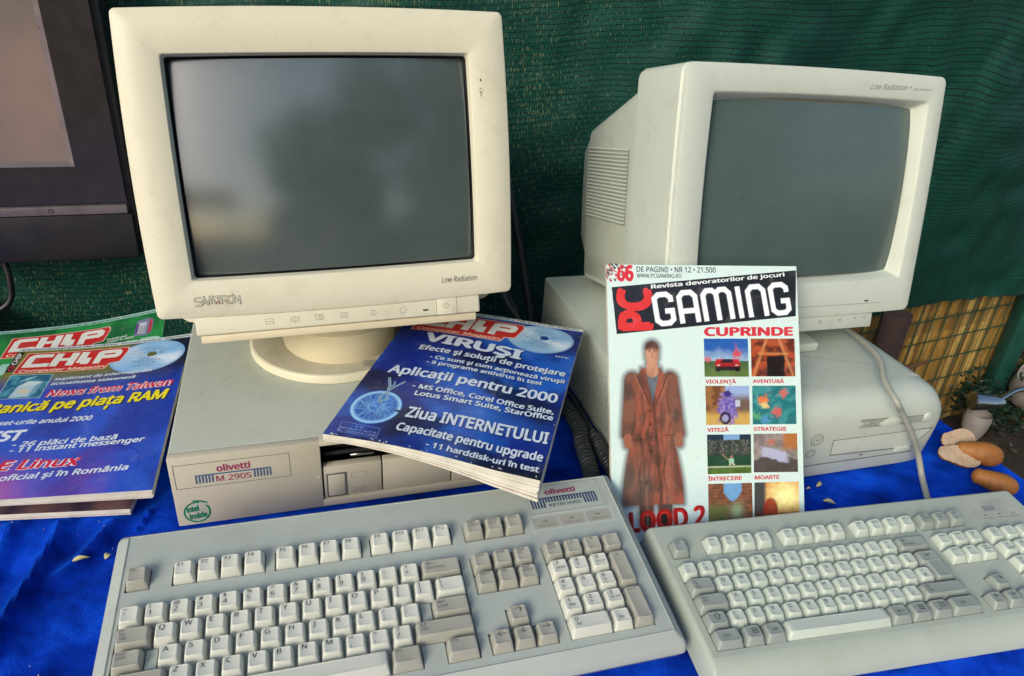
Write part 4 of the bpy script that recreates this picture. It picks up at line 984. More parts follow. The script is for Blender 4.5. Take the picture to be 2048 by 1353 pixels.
def cd_disc(P, cx, cy, rx, ry, base, hub, rot=.15):
    vs = []; cs = []; fs = []; cl = []; NA, NR = 72, 8
    for j in range(NR + 1):
        for i in range(NA):
            a = 2 * math.pi * i / NA; r_ = .02 + .98 * j / NR; x, y = rx * r_ * math.cos(a), ry * r_ * math.sin(a)
            vs.append((cx + x * math.cos(rot) - y * math.sin(rot), cy + x * math.sin(rot) + y * math.cos(rot)))
            k = .5 + .5 * math.cos(2 * a + 1.2); k = .55 * k ** 3 + .2 * math.cos(5 * a + 2) * .5; q_ = mixc(base, (.85, .92, .97), max(0, k)); q_ = mixc(q_, (.10, .25, .55), max(0, -k) * 1.5 + .25 * (.5 + .5 * math.sin(3 * a))); cs.append(mixc(q_, mixc(base, (.05, .1, .3), .4), 1 if j == NR else 0))
    for j in range(NR):
        for i in range(NA):
            f = [j * NA + i, j * NA + (i + 1) % NA, (j + 1) * NA + (i + 1) % NA, (j + 1) * NA + i][::-1]; fs.append(f); cl.append(tuple(cs[q_] for q_ in f))
    P.mb.add([P.sh.p(x, y, 1.3 * 6e-5) for x, y in vs], fs, 0, True, cl)
    P.put(poly(ellipse(cx + .1 * rx, cy + .12 * ry, rx * .13, ry * .16, 24, rot)), hub, 3)
    for k in range(9):
        y = cy + ry * (.55 - .14 * k); hw = rx * math.sqrt(max(0, 1 - ((y - cy) / ry) ** 2)) * R.uniform(.35, .62); x = cx - hw * R.uniform(.5, 1.0)
        while x < cx + hw * .7:
            L_ = R.uniform(.001, .0045)
            if (x - cx - .1 * rx) ** 2 > (rx * .16) ** 2 or abs(y - cy - .12 * ry) > ry * .18: P.put(poly([(x, y), (x + L_, y), (x + L_, y + .0011), (x, y + .0011)]), c(70, 90, 120), 2.2)
            x += L_ + .0011

# middle magazine
MQ = [(-.1218, .8352, .1246), (.0875, .7987, .1269), (.035, .519, .1173), (-.1719, .5551, .1215)]
sh = Sheet(*MQ, .21, .285, lambda u, v: .0035 * math.sin(math.pi * min(1, u * 1.25)) * (1 - .4 * v) + .003 * math.sin(math.pi * v) - .004 * (1 - v) * u * u)
P = Print(sh)
def bgm(u, v):
    n_ = fbm(u * 2.6 + 1, v * 3.4 + 2, 5); m_ = fbm(u * 6, v * 5, 2)
    col = mixc(c(12, 40, 130), c(28, 92, 190), sstep(-.25, .45, n_ + .25 * m_))
    d = sstep(.05, .55, fbm(u * 2.2 + 7, v * 4.2 + 1, 9)); col = mixc(col, c(10, 14, 46), .85 * d)
    col = mixc(col, c(14, 16, 40), sstep(.13, .0, v) * sstep(.35, .9, u)); col = mixc(col, c(16, 18, 52), .8 * sstep(.62, .92, v) * sstep(.35, .0, u))
    col = mixc(col, c(60, 120, 205), .5 * math.exp(-((u - .72) / .2) ** 2 - ((v - .24) / .05) ** 2))
    return tuple(x * R.uniform(.92, 1.08) for x in col)
P.image([(0, 0), (.21, 0), (.21, .285), (0, .285)], 84, 114, bgm, 0)
P.image([(0, .2755), (.21, .2785), (.21, .285), (0, .285)], 30, 2, lambda u, v: c(205, 214, 214), 1)
P.text('Instrumentul de măsură a sfârşitului de mileniu', .028, .2795, .2045, .2805, .0036, BLK, .025, .1, 2)
P.put(poly([(.085, .2722), (.146, .2722), (.146, .2755), (.085, .2755)]), c(22, 38, 110), 2)
P.text('CD-ROM • reviste', .087, .2729, .144, .2729, .0019, c(120, 140, 190), .02, 0, 3)
cd_disc(P, .1640, .2440, .0395, .0335, c(148, 190, 222), c(30, 60, 130)); chip_logo(P, -.0 + .012, .1400, .2215, .2700)
WT = c(205, 218, 232)
P.text('VIRUŞI', .0321, .1965, .1515, .1888, .0205, WT, .045, -.05, 4, (.0012, -.001, c(14, 18, 50)))
for a in [("Efecte şi soluţii de protejare", .0359, .1743, .2046, .1701, .0105), ("- Ce sunt şi cum acţionează viruşii", .0540, .1573, .2060, .1561, .0070), ("- 9 programe antivirus în test", .0539, .1456, .1836, .1453, .0070),
          ("Aplicaţii pentru 2000", .0200, .1174, .2043, .1182, .0158), ("- MS Office, Corel Office Suite,", .0552, .0948, .2046, .0981, .0080), ("Lotus Smart Suite, StarOffice", .0618, .0825, .2056, .0879, .0080),
          ("Ziua INTERNETULUI", .0651, .0450, .2069, .0511, .0170), ("Capacitate pentru upgrade", .0634, .0229, .2067, .0251, .0115), ("- 11 harddisk-uri în test", .0982, .0078, .2061, .0096, .0075)]:
    P.text(*a, WT, .032, 0, 4, (.0008, -.0006, c(14, 20, 60)))
P.text('NYC', .188, .2085, .2035, .2085, .0028, WT, .02, 0, 3)
# globe and splash
gx, gy, rx, ry = .0326, .0530, .0235, .0265
for k in range(5): P.put(stroke(ellipse(gx, gy, rx * (1.04 - .035 * k), ry * (1.04 - .035 * k), 48), .0021), mixc(c(60, 130, 215), c(170, 220, 240), [.0, .5, 1, .8, .3][k]), 1.5 + k * .3)
P.put(poly(ellipse(gx, gy, rx * .86, ry * .86, 40)), c(28, 84, 178), 1.2); P.put(poly(ellipse(gx + .004, gy + .006, rx * .5, ry * .5, 30)), c(48, 112, 200), 1.4)
for k in range(34):
    a0, a1 = R.uniform(0, 6.28), R.uniform(0, 6.28); P.put(stroke([(gx + rx * .86 * math.cos(a0), gy + ry * .86 * math.sin(a0)), (gx + rx * .3 * math.cos(a0 + a1 * .3), gy + ry * .3 * math.sin(a0 + a1 * .3)), (gx + rx * .86 * math.cos(a1), gy + ry * .86 * math.sin(a1))], .00035), c(120, 185, 230), 2.5)
for pts, wd in (([(.0335, .060), (.0300, .070), (.0345, .081), (.0325, .092), (.0265, .107)], .0026), ([(.0345, .082), (.039, .092), (.0455, .1035)], .0020), ([(.0335, .060), (.0378, .069), (.0352, .080)], .0022), ([(.0335, .088), (.0365, .094), (.0350, .101)], .0016)): P.put(stroke(pts, wd), c(170, 200, 210), 4); P.put(stroke(pts, wd * .4), c(60, 100, 140), 4.4)
P.put(stroke([(.0099, .0224), (.0492, .0201), (.0513, .005), (.012, .0073)], .0005, True), c(120, 150, 215), 2)
for k, s_ in enumerate(('T.P.', 'Aprobat C.N.P.R.', 'Nr. 102/654/1998')): P.text(s_, .0300 - .0022 * len(s_) * .55, .0165 - k * .0042, .0300 + .0022 * len(s_) * .55, .0158 - k * .0042, .0022, c(170, 190, 230), .0, 0, 3)
for k in range(26):
    e = R.choice([0, 1]); x, y = (R.uniform(.001, .209), R.uniform(.0005, .004)) if e else (R.choice([.001, .2085]) + R.uniform(-.0005, .0005), R.uniform(.01, .27)); P.put(poly(ellipse(x, y, R.uniform(.0004, .0012), R.uniform(.0004, .0014), 6)), c(190, 200, 205), 5)
mag('magazine', 'blue computer magazine headed VIRUŞI, pages fanned, lying askew across the flat computer', sh, .0075, P, 6, lambda u, v: .017 * u * u * (1 - v) ** 1.6 + .002 * u)

# upper left magazine
LQ = [(-.6192, .7812, .0523), (-.4198, .8319, .0639), (-.3529, .5645, .0297), (-.5471, .5167, .0338)]
sh = Sheet(*LQ, .205, .28, lambda u, v: -.004 * math.sin(math.pi * u) * v + .003 * math.sin(math.pi * v))
P = Print(sh)
def bgl(u, v):
    n_ = fbm(u * 3 + 3, v * 3, 1)
    col = mixc(c(28, 58, 160), c(40, 84, 196), sstep(-.3, .4, n_))
    col = mixc(col, c(148, 80, 176), .85 * sstep(.34, .02, v + .18 * n_) * sstep(.95, .15, u + .25 * fbm(u * 5, v * 5, 6)))
    col = mixc(col, c(205, 130, 190), .6 * sstep(.14, .02, v) * sstep(.5, .1, u))
    top = sstep(.62, .80, v); col = mixc(col, mixc(c(120, 118, 40), c(22, 34, 52), sstep(.35, .85, u + .2 * n_)), top)
    return tuple(x * R.uniform(.93, 1.07) for x in col)
P.image([(0, 0), (.205, 0), (.205, .28), (0, .28)], 82, 112, bgl, 0)
for k in range(7):
    a, b = R.uniform(.06, .19), R.uniform(.06, .15); P.put(stroke([(a, b), (a + .015, b), (a + .025, b - .01), (a + .025, b - .03)], .0008), c(20, 48, 150), 1)
P.image([(0, .2725), (.205, .2725), (.205, .28), (0, .28)], 30, 2, lambda u, v: c(198, 212, 216), 1)
P.text('Cinematograful de mâine: Proiectoare digitale', .004, .2742, .2017, .2747, .0036, BLK, .025, .1, 2)
cd_disc(P, .1570, .2375, .0440, .0355, c(140, 190, 232), c(92, 102, 60)); chip_logo(P, .0105, .1302, .2200, .2655)
P.put(poly([(.0005, .2235), (.0085, .2235), (.0085, .2700), (.0005, .2700)]), c(18, 26, 38), 2)
P.text('CHIP', .0072, .240, .0072, .2675, .0052, WHITE, .03, 0, 3); P.text('CD', .0072, .2265, .0072, .2385, .0052, c(200, 60, 60), .03, 0, 3)
P.image([(.0095, .1660), (.0540, .1650), (.0555, .2140), (.0095, .2160)], 26, 28, lambda u, v: mixc(mixc(c(24, 96, 130), c(70, 150, 170), sstep(-.2, .4, fbm(u * 4, v * 4, 4))), c(150, 190, 205), .0), 1.5)
P.put(stroke([(.0095, .1660), (.0540, .1650), (.0555, .2140), (.0095, .2160)], .0006, True), c(190, 215, 220), 2)
P.put(poly([(.021, .168), (.040, .168), (.043, .192), (.024, .190)]), c(170, 200, 212), 2.2); P.put(poly([(.040, .168), (.047, .176), (.049, .199), (.043, .192)]), c(110, 160, 185), 2.3); P.put(poly([(.024, .190), (.043, .192), (.049, .199), (.032, .201)]), c(196, 216, 222), 2.4)
P.put(poly(ellipse(.033, .180, .006, .005, 20)), c(205, 196, 170), 2.8); P.put(poly([(.022, .200), (.032, .203), (.040, .212), (.030, .209)]), c(140, 185, 200), 2.5)
P.text('supliment de informaţii din', .0600, .2000, .1681, .2027, .0056, c(205, 220, 228), .03, .2); P.text('actualitatea taiwaneză', .0586, .1900, .1517, .1915, .0056, c(205, 220, 228), .03, .2)
P.text('News from Taiwan', .0593, .1660, .1978, .1686, .0135, c(225, 215, 225), .07, .3, 3); P.text('News from Taiwan', .0593, .1660, .1978, .1686, .0135, c(200, 30, 60), .022, .3, 4)
P.text('Panică pe piaţa RAM', .0071, .1385, .1963, .1446, .0175, YEL, .04, .25, 4, (.0014, -.0012, c(15, 20, 60)))
for a in [("Chipset-urile anului 2000", .006, .1160, .1210, .1156, .0080), ("- 26 plăci de bază", .0516, .0775, .1552, .0792, .0080), ("- 11 instant messenger", .0515, .0685, .1841, .0722, .0078), ("oficial şi în România", .0548, .0260, .1759, .0308, .0080)]: P.text(*a, c(212, 224, 238), .03, .22, 4)
P.text('TEST', .0127, .0885, .0600, .0890, .0170, c(215, 226, 238), .05, .2, 4)
P.text('E Linux', .0475, .0418, .1267, .0430, .0142, c(230, 220, 235), .075, .25, 3); P.text('E Linux', .0475, .0418, .1267, .0430, .0142, c(205, 30, 60), .03, .25, 4)
mag('magazine', 'blue and purple computer magazine with yellow headline, topmost of the stack at the left', sh, .0085, P, 5, lambda u, v: .004 * u * (1 - v))

# green magazine under it
GQ = [(-.6908, .8396, .040), (-.4911, .9097, .060), (-.4000, .6422, .0115), (-.5950, .5725, .022)]
sh = Sheet(*GQ, .21, .285, lambda u, v: -.006 * math.sin(math.pi * u) * v * v - .006 * sstep(.8, .5, v))
P = Print(sh)
P.image([(0, 0), (.21, 0), (.21, .285), (0, .285)], 60, 80, lambda u, v: tuple(x * R.uniform(.93, 1.07) for x in mixc(c(18, 96, 52), c(40, 140, 70), sstep(-.3, .4, fbm(u * 3, v * 3, 3)))), 0)
P.image([(0, .2770), (.21, .2770), (.21, .285), (0, .285)], 30, 2, lambda u, v: c(150, 196, 186), 1)
P.text('Aspectele: calculatoarele şi aparatele electronice', .0046, .2790, .1960, .2790, .0036, BLK, .02, .1, 2)
chip_logo(P, .0205, .1412, .2155, .2620)
P.text('Telefonul', .1404, .2275, .1650, .2300, .0045, c(200, 220, 205), .03, .2); P.text('mobil în 2000', .1412, .2220, .1745, .2245, .0045, c(200, 220, 205), .03, .2)
P.put(poly([(.1735, .2275), (.1880, .2255), (.1955, .2310), (.1960, .2600), (.1900, .2665), (.1750, .2640)]), c(110, 120, 150), 2); P.put(poly([(.1765, .2320), (.1870, .2310), (.1875, .2570), (.1775, .2575)]), c(186, 190, 204), 3); P.put(poly([(.1735, .2340), (.1775, .2330), (.1780, .2550), (.1740, .2560)]), c(96, 70, 130), 3.5); P.put(poly([(.1900, .2290), (.1945, .2330), (.1945, .2600), (.1910, .2630)]), c(170, 60, 70), 3)
for k in range(12): P.put(poly(ellipse(.1800 + .0028 * (k % 3), .2350 + .0040 * (k // 3), .0010, .0013, 8)), c(70, 76, 100), 4)
P.text('GP', .1500, .2000, .2080, .2030, .0180, c(160, 205, 190), .06, 0, 3); P.text('P', .0230, .1820, .0440, .1820, .020, c(150, 196, 184), .06, 0, 3)
mag('magazine', 'green computer magazine with a mobile phone picture, half hidden under the blue and purple one', sh, .0065, P, 4)
# lowest magazine of the stack: only its edges show
BQ = [(-.640, .800, .0105), (-.432, .836, .0105), (-.375, .556, .0098), (-.580, .520, .0098)]
sh = Sheet(*BQ, .21, .285); P = Print(sh)
P.image([(0, 0), (.21, 0), (.21, .285), (0, .285)], 20, 24, lambda u, v: mixc(c(60, 50, 70), c(120, 90, 90), sstep(-.3, .4, fbm(u * 6, v * 6, 3))), 0)
mag('magazine', 'dark covered magazine at the bottom of the left stack, only its edges showing', sh, .008, P, 4)

# gaming magazine, leaning
o_, gx_, gz_ = G_.translation, G_.col[0].to_3d(), G_.col[2].to_3d(); GWd, GHt = .2146, .2907
q = lambda x, z: o_ + gx_ * x + gz_ * z
sh = Sheet(q(0, GHt), q(GWd, GHt), q(GWd, 0), q(0, 0), GWd, GHt, lambda u, v: .0015 * math.sin(math.pi * v))
P = Print(sh)
PW_ = c(206, 228, 222)
def cap(x, y, x0, y0, x1, y1, r0, r1):
    dx, dy = x1 - x0, y1 - y0; t = max(0, min(1, ((x - x0) * dx + (y - y0) * dy) / (dx * dx + dy * dy))); return math.hypot(x - x0 - t * dx, y - y0 - t * dy) - (r0 + (r1 - r0) * t)
def coat(x, y):
    cx = .0455; yy = y; y = max(.038, min(.1805, y)); hw = .0205 + .0125 * sstep(.135, .045, y) - .0015 * sstep(.120, .140, y) * sstep(.165, .145, y) - .010 * sstep(.166, .181, y)
    e = abs(yy - y); d = abs(x - cx) - hw
    return d if e == 0 else math.hypot(max(d, 0), e)
def bgg(u, v):
    # a plain anonymous figure in a long brown coat, arms down
    x, y = u * GWd, v * GHt; col = mixc(PW_, c(188, 214, 224), .7 * sstep(.3, 0, v))
    head = cap(x, y, .0470, .1930, .0470, .2020, .0068, .0074); arm = min(cap(x, y, .0250, .168, .0185, .112, .0085, .0065), cap(x, y, .0660, .168, .0745, .112, .0085, .0065)); hand = min(cap(x, y, .0185, .108, .0190, .101, .0045, .004), cap(x, y, .0745, .108, .0745, .101, .0045, .004))
    leg = min(cap(x, y, .0380, .05, .0375, .020, .0085, .0065), cap(x, y, .0570, .05, .0590, .022, .0085, .0065)); neck = cap(x, y, .0468, .178, .0468, .19, .007, .005); co = coat(x, y)
    d = min(head, arm, hand, leg, neck, co); col = mixc(col, c(88, 80, 88), .8 * sstep(.0065, .0, d))
    n_ = fbm(x * 80, y * 40, 3)
    if leg < .002: col = mixc(col, mixc(c(96, 66, 56), c(70, 62, 58), n_ + .5), sstep(.0006, -.0004, leg))
    b = mixc(c(156, 86, 66), c(104, 66, 54), sstep(-.4, .45, n_)); b = mixc(b, c(84, 84, 72), .6 * sstep(.12, .05, y) * sstep(.056, .036, x)); b = mixc(b, c(156, 98, 78), .7 * math.exp(-((x - .0625) / .006) ** 2)); b = mixc(b, c(54, 40, 36), .7 * math.exp(-((x - .0475 - .06 * (.15 - y) * (y < .15)) / .0018) ** 2))
    if co < .002: col = mixc(col, b, sstep(.0007, -.0004, co))
    if .140 < y < .182 and abs(x - .047) < .0065 * sstep(.140, .178, y): col = mixc(c(112, 120, 128), c(84, 92, 100), n_ + .5)
    if arm < .002: col = mixc(col, mixc(c(126, 80, 62), c(88, 62, 50), sstep(-.3, .4, n_)), sstep(.0006, -.0004, arm) * (.95 if co > -.002 else .7))
    if neck < .001: col = mixc(col, c(190, 140, 112), sstep(.0004, -.0004, neck))
    if hand < .001: col = mixc(col, c(150, 96, 74), sstep(.0004, -.0004, hand))
    if co < 0:
        for fx, sl in ((.030, .10), (.036, -.06), (.055, .05), (.068, -.16), (.041, .02)): col = mixc(col, c(52, 38, 34), .5 * math.exp(-((x - fx - sl * (.14 - y) - .0012 * math.sin(y * 160)) / .0009) ** 2) * sstep(.150, .120, y))
        for sg in (-1, 1):
            lx = .0468 + sg * (.0035 + .42 * (y - .142)); col = mixc(col, c(60, 40, 34), .8 * math.exp(-((x - lx) / .0007) ** 2) * (.142 < y < .180)); col = mixc(col, c(168, 112, 90), .5 * math.exp(-((x - lx - sg * .0022) / .0013) ** 2) * (.146 < y < .180))
            col = mixc(col, c(58, 42, 36), .7 * math.exp(-((y - .108 - sg * .002) / .0007) ** 2) * (abs(x - .0468 - sg * .0175) < .007))
        for by in (.136, .122, .108, .094): col = mixc(col, c(40, 32, 30), sstep(.0013, .0009, math.hypot(x - .0435, y - by)))
        col = mixc(col, c(66, 58, 52), .30 * sstep(.05, .4, fbm(x * 160, y * 60, 12)))
    if leg < 0: col = mixc(col, c(40, 34, 32), sstep(.034, .028, y)); col = mixc(col, c(150, 120, 100), .4 * math.exp(-((x - .0385) / .0014) ** 2))
    if head < .001: col = mixc(col, mixc(c(196, 146, 118), c(84, 58, 46), sstep(.199, .204, y + .25 * abs(x - .047))), sstep(.0004, -.0004, head))
    if head < -.0008:
        for sg in (-1, 1): col = mixc(col, c(46, 32, 28), .9 * math.exp(-((x - .0470 - sg * .0027) / .0011) ** 2 - ((y - .1985) / .0006) ** 2)); col = mixc(col, c(70, 46, 38), .8 * math.exp(-((x - .0470 - sg * .0027) / .0017) ** 2 - ((y - .2002 + sg * .0001) / .0004) ** 2))
        col = mixc(col, c(120, 70, 56), .7 * math.exp(-((x - .0474) / .0007) ** 2 - ((y - .1962) / .0016) ** 2)); col = mixc(col, c(110, 56, 48), .9 * math.exp(-((x - .0470) / .0020) ** 2 - ((y - .1926) / .0004) ** 2)); col = mixc(col, c(120, 84, 66), .5 * sstep(.0478, .0535, x))
    return tuple(k * R.uniform(.96, 1.04) for k in col)
P.image([(0, 0), (GWd, 0), (GWd, GHt), (0, GHt)], 90, 120, bgg, 0)
P.image([(.004, .012), (.094, .012), (.094, .222), (.004, .222)], 170, 330, lambda u, v: bgg((.004 + .09 * u) / GWd, (.012 + .21 * v) / GHt), .5)
GREY = c(66, 72, 80)
P.put(poly([(.0048, .2667), (.2141, .2863), (.2116, .2356), (.0090, .2170)]), c(34, 36, 42), 1)
P.text('66', .0105, .2741, .0293, .2744, .0160, c(208, 44, 56), .06, 0, 2)
P.text('DE PAGINI! • NR 12 • 21.500', .0325, .2832, .1212, .2830, .0058, GREY, .02, 0, 2); P.text('WWW.PCGAMING.RO', .0324, .2771, .0823, .2772, .0042, GREY, .02, 0, 2)
P.text('Revista devoratorilor de jocuri', .0480, .2653, .2005, .2797, .0042, c(225, 232, 232), .03, 0, 3)
P.put(text2d('PC', .0470, .2210, .0455, .2672, .0360, .06), c(212, 52, 50), 2)
def gl(cells, x, wd):
    bx, by, ex, ey = .0520, .2252, .2081, .2383; L_ = math.hypot(ex - bx, ey - by); dx, dy = (ex - bx) / L_, (ey - by) / L_; Hh = .0350
    for path in cells:
        for s_, col, l in ((.0066, c(120, 128, 134), 3), (.0053, c(236, 242, 242), 4)):
            pts = []
            for u, v in path: X = (x + u * wd) * L_ + .12 * 0; Y = (.06 + .88 * v) * Hh; pts.append((bx + X * dx - Y * dy - .06 * Y, by + X * dy + Y * dx))
            P.put(stroke(pts, s_), col, l)
Gc = [[(1, .72), (1, .88), (.75, 1), (.25, 1), (0, .88), (0, .12), (.25, 0), (.75, 0), (1, .12), (1, .42), (.55, .42)]]
Ac = [[(0, -.06), (0, .85), (.25, 1), (.75, 1), (1, .85), (1, -.06)], [(0, .36), (1, .36)]]
Mc = [[(0, -.06), (0, .85), (.14, 1), (.36, 1), (.5, .88), (.5, -.06)], [(.5, .88), (.64, 1), (.86, 1), (1, .85), (1, -.06)]]
Ic = [[(.5, -.06), (.5, 1.06)]]
Nc = [[(0, -.06), (0, .85), (.25, 1), (.75, 1), (1, .85), (1, -.06)]]
for ce, x, wd in ((Gc, .02, .115), (Ac, .195, .115), (Mc, .368, .19), (Ic, .595, .06), (Nc, .695, .115), (Gc, .865, .115)): gl(ce, x, wd)
CR = c(196, 52, 70)
P.text('CUPRINDE', .1055, .2149, .2080, .2147, .0092, c(205, 50, 66), .05, 0, 2)
for a in [("VIOLENŢĂ", .1054, .1639, .1401, .1634, .0040), ("AVENTURĂ", .1588, .1635, .1952, .1629, .0040), ("VITEZĂ", .1061, .1125, .1304, .1122, .0040), ("STRATEGIE", .1585, .1122, .1961, .1115, .0041), ("ÎNTRECERE", .1058, .0607, .1440, .0606, .0041), ("MOARTE", .1585, .0604, .1866, .0601, .0042)]: P.text(*a, CR, .035, 0, 2)
P.text('BLOOD 2', .0037, .0098, .1031, .0150, .0205, c(205, 40, 38), .05, 0, 3); P.text('BLOOD 2', .0037, .0098, .1031, .0150, .0205, c(150, 30, 30), .012, 0, 4)
nz = lambda u, v, s=8, z=0: fbm(u * s, v * s, z)
def t1(u, v):
    if v > .40: col = mixc(c(150, 180, 205), c(40, 92, 170), sstep(.42, .8, v + .12 * nz(u, v, 5)))
    else: col = mixc(c(96, 120, 60), c(56, 84, 52), v * 2 + .3 * nz(u, v))
    d = math.hypot((u - .74) / .13, (v - .60) / .14); col = mixc(col, c(206, 70, 66), .9 * sstep(1.1, .4, d + .5 * nz(u, v, 14, 3))); col = mixc(col, c(190, 90, 90), .6 * math.exp(-((u - .72) / .02) ** 2) * sstep(.6, .75, v) * sstep(.95, .8, v))
    d = math.hypot((u - .08) / .1, (v - .45) / .09); col = mixc(col, c(200, 80, 90), .8 * sstep(1.1, .5, d + .5 * nz(u, v, 14, 5)))
    if abs(u - .52) < .28 - .25 * max(0, v - .36) and .16 < v < .47: col = mixc(c(190, 44, 48), c(120, 24, 30), sstep(.45, .2, v)) if v > .26 else c(40, 30, 34)
    if .36 < v < .46 and abs(u - .52) < .17 - (v - .36) * .8: col = c(44, 34, 44)
    for wx in (.30, .74): col = mixc(col, c(20, 18, 20), sstep(.062, .05, math.hypot(u - wx, (v - .18) * 1.1)))
    if abs(v - .31) < .015 and abs(abs(u - .52) - .2) < .03: col = c(236, 210, 190)
    return col
def t2(u, v):
    col = mixc(c(168, 78, 44), c(96, 44, 30), sstep(-.3, .4, nz(u, v, 5, 2))); col = mixc(col, c(206, 140, 90), .8 * math.exp(-((abs(u - .5) - .46 * (1 - v * .7)) / .03) ** 2)); col = mixc(col, c(214, 150, 84), .7 * math.exp(-((v - .60) / .025) ** 2) * (abs(u - .5) < .35))
    if abs(u - .55) < .2 and v < .55: col = c(34, 26, 24)
    return col
def t3(u, v):
    col = mixc(c(150, 106, 62), c(110, 70, 44), sstep(-.3, .3, nz(u, v, 6, 1))) if u < .45 else mixc(c(150, 172, 210), c(110, 90, 80), sstep(.85, .6, v)); col = mixc(col, c(196, 160, 86), sstep(.42, .2, v))
    d = math.hypot((u - .5) / .24, (v - .42) / .46); col = mixc(col, mixc(c(96, 76, 170), c(150, 140, 200), sstep(-.2, .4, nz(u, v, 16, 7))), .9 * sstep(1.05, .7, d + .4 * nz(u, v, 12, 2)))
    d = math.hypot((u - .44) / .8, v - .17); col = mixc(col, c(36, 30, 50), sstep(.17, .15, d) * sstep(.09, .11, d)); col = mixc(col, c(150, 150, 190), sstep(.09, .075, d)); col = mixc(col, c(60, 46, 120), sstep(.09, .07, math.hypot(u - .5, v - .80))); col = mixc(col, c(190, 196, 214), .9 * (abs(u - .72) < .06) * (abs(v - .55) < .09))
    return col
def t4(u, v):
    col = mixc(c(34, 110, 116), c(60, 140, 140), sstep(-.3, .4, nz(u, v, 5, 9)))
    for x, y, r_, k in ((.25, .62, .16, c(226, 120, 60)), (.72, .80, .13, c(206, 100, 90)), (.55, .32, .15, c(206, 96, 90)), (.1, .2, .14, c(90, 160, 110)), (.27, .12, .15, c(80, 140, 190)), (.28, .5, .12, c(226, 200, 130))):
        col = mixc(col, k, .9 * sstep(1, .4, math.hypot(u - x, v - y) / r_ + .6 * nz(u, v, 15, x * 9)))
    return col
def t5(u, v):
    if v < .22: return mixc(c(90, 116, 50), c(70, 96, 44), nz(u, v) + .5) if abs(v - .17) > .012 else c(190, 200, 180)
    if v > .85: return c(120, 160, 200) if .38 < u < .75 else c(34, 52, 70)
    col = mixc(c(50, 60, 54), c(130, 130, 118), sstep(.0, .5, nz(u, v, 40, 1)) * sstep(.4, .6, v)); col = mixc(col, c(34, 70, 50), sstep(.52, .4, v))
    if abs(u - .55) < .055 and .26 < v < .40: col = c(150, 196, 176)
    if math.hypot(u - .55, (v - .43)) < .032: col = c(170, 120, 96)
    if (abs(u - .525 + .2 * (.26 - v)) < .02 or abs(u - .585 - .3 * (.26 - v)) < .02) and .08 < v < .27: col = c(206, 196, 180)
    if abs((u - .47) + .9 * (v - .36)) < .016 and .34 < u < .52: col = c(190, 150, 120)
    return col
def t6(u, v):
    col = mixc(c(150, 140, 132), c(120, 112, 108), sstep(-.3, .3, nz(u, v, 4, 4))); col = mixc(col, c(170, 110, 60), sstep(.6, .75, u) * sstep(.5, .7, v))
    if v < .55 - .5 * abs(u - .5): col = mixc(col, c(70, 62, 60), .9)
    d = abs(v - .62 + .35 * u) - .11 + .06 * nz(u, v, 8, 4); col = mixc(col, c(176, 180, 206), .9 * sstep(.05, 0, d) * sstep(.1, .25, u) * sstep(.85, .7, u)); col = mixc(col, c(186, 96, 70), .7 * sstep(1, .4, math.hypot((u - .4) / .16, (v - .78) / .1) + .4 * nz(u, v, 14, 3)))
    return col
def t7(u, v):
    if v > .72 + .2 * math.cos((u - .55) * 9) * (abs(u - .55) < .2) * -1 and abs(u - .55) < .2: return c(110, 160, 206)
    col = mixc(c(140, 92, 66), c(100, 66, 48), sstep(-.3, .3, nz(u, v, 9, 2)) * .6 + .4 * (int(v * 22) % 2)); col = mixc(col, c(96, 116, 66), sstep(.6, .3, u) * sstep(.55, .3, v) * .8); return mixc(col, c(150, 190, 150), .8 * math.exp(-((u - .64) / .14) ** 2 - ((v - .25) / .2) ** 2))
def t8(u, v):
    col = mixc(c(250, 246, 170), c(206, 120, 30), sstep(.0, .75, math.hypot(u - .7, v - .6) + .12 * nz(u, v, 7, 6))); col = mixc(col, c(72, 70, 70), sstep(.3, .2, u)); col = mixc(col, c(90, 40, 24), sstep(.2, .05, v))
    d = math.hypot((u - .36) / .17, (v - .2) / .38); return mixc(col, c(150, 46, 26), .95 * sstep(1.1, .85, d))
TH = [(t1, [(.1048, .1710), (.1550, .1703), (.1550, .2114), (.1051, .2117)]), (t2, [(.1580, .1705), (.2084, .1699), (.2091, .2111), (.1584, .2114)]), (t3, [(.1052, .1196), (.1545, .1190), (.1549, .1605), (.1053, .1612)]), (t4, [(.1577, .1191), (.2080, .1184), (.2083, .1599), (.1583, .1604)]),
      (t5, [(.1056, .0676), (.1548, .0674), (.1552, .1087), (.1057, .1094)]), (t6, [(.1577, .0679), (.2083, .0668), (.2084, .1083), (.1581, .1090)]), (t7, [(.1056, .0175), (.1553, .0180), (.1551, .0570), (.1058, .0573)]), (t8, [(.1571, .0185), (.2086, .0190), (.2089, .0563), (.1580, .0571)])]
for f_, q_ in TH: P.image(q_, 44, 40, lambda u, v, f_=f_: tuple(max(0, k) * R.uniform(.85, 1.15) for k in f_(u, v)), 2)
for k in range(70):
    x, y = abs(R.gauss(0, .008)), GHt - abs(R.gauss(0, .010))
    if x + (GHt - y) < .026: P.put(poly([(x + R.uniform(.0006, .0022) * math.cos(a + R.random()), y + R.uniform(.0006, .0022) * math.sin(a)) for a in (0, 1.2, 2.5, 3.8, 5)]), R.choice([c(200, 205, 200), c(60, 56, 58), c(150, 140, 140), c(190, 70, 80), c(225, 228, 224)]), 5 + k * .05)
mag('magazine', 'white games magazine with black masthead, leaning upright behind the two keyboards', sh, .006, P, 4)

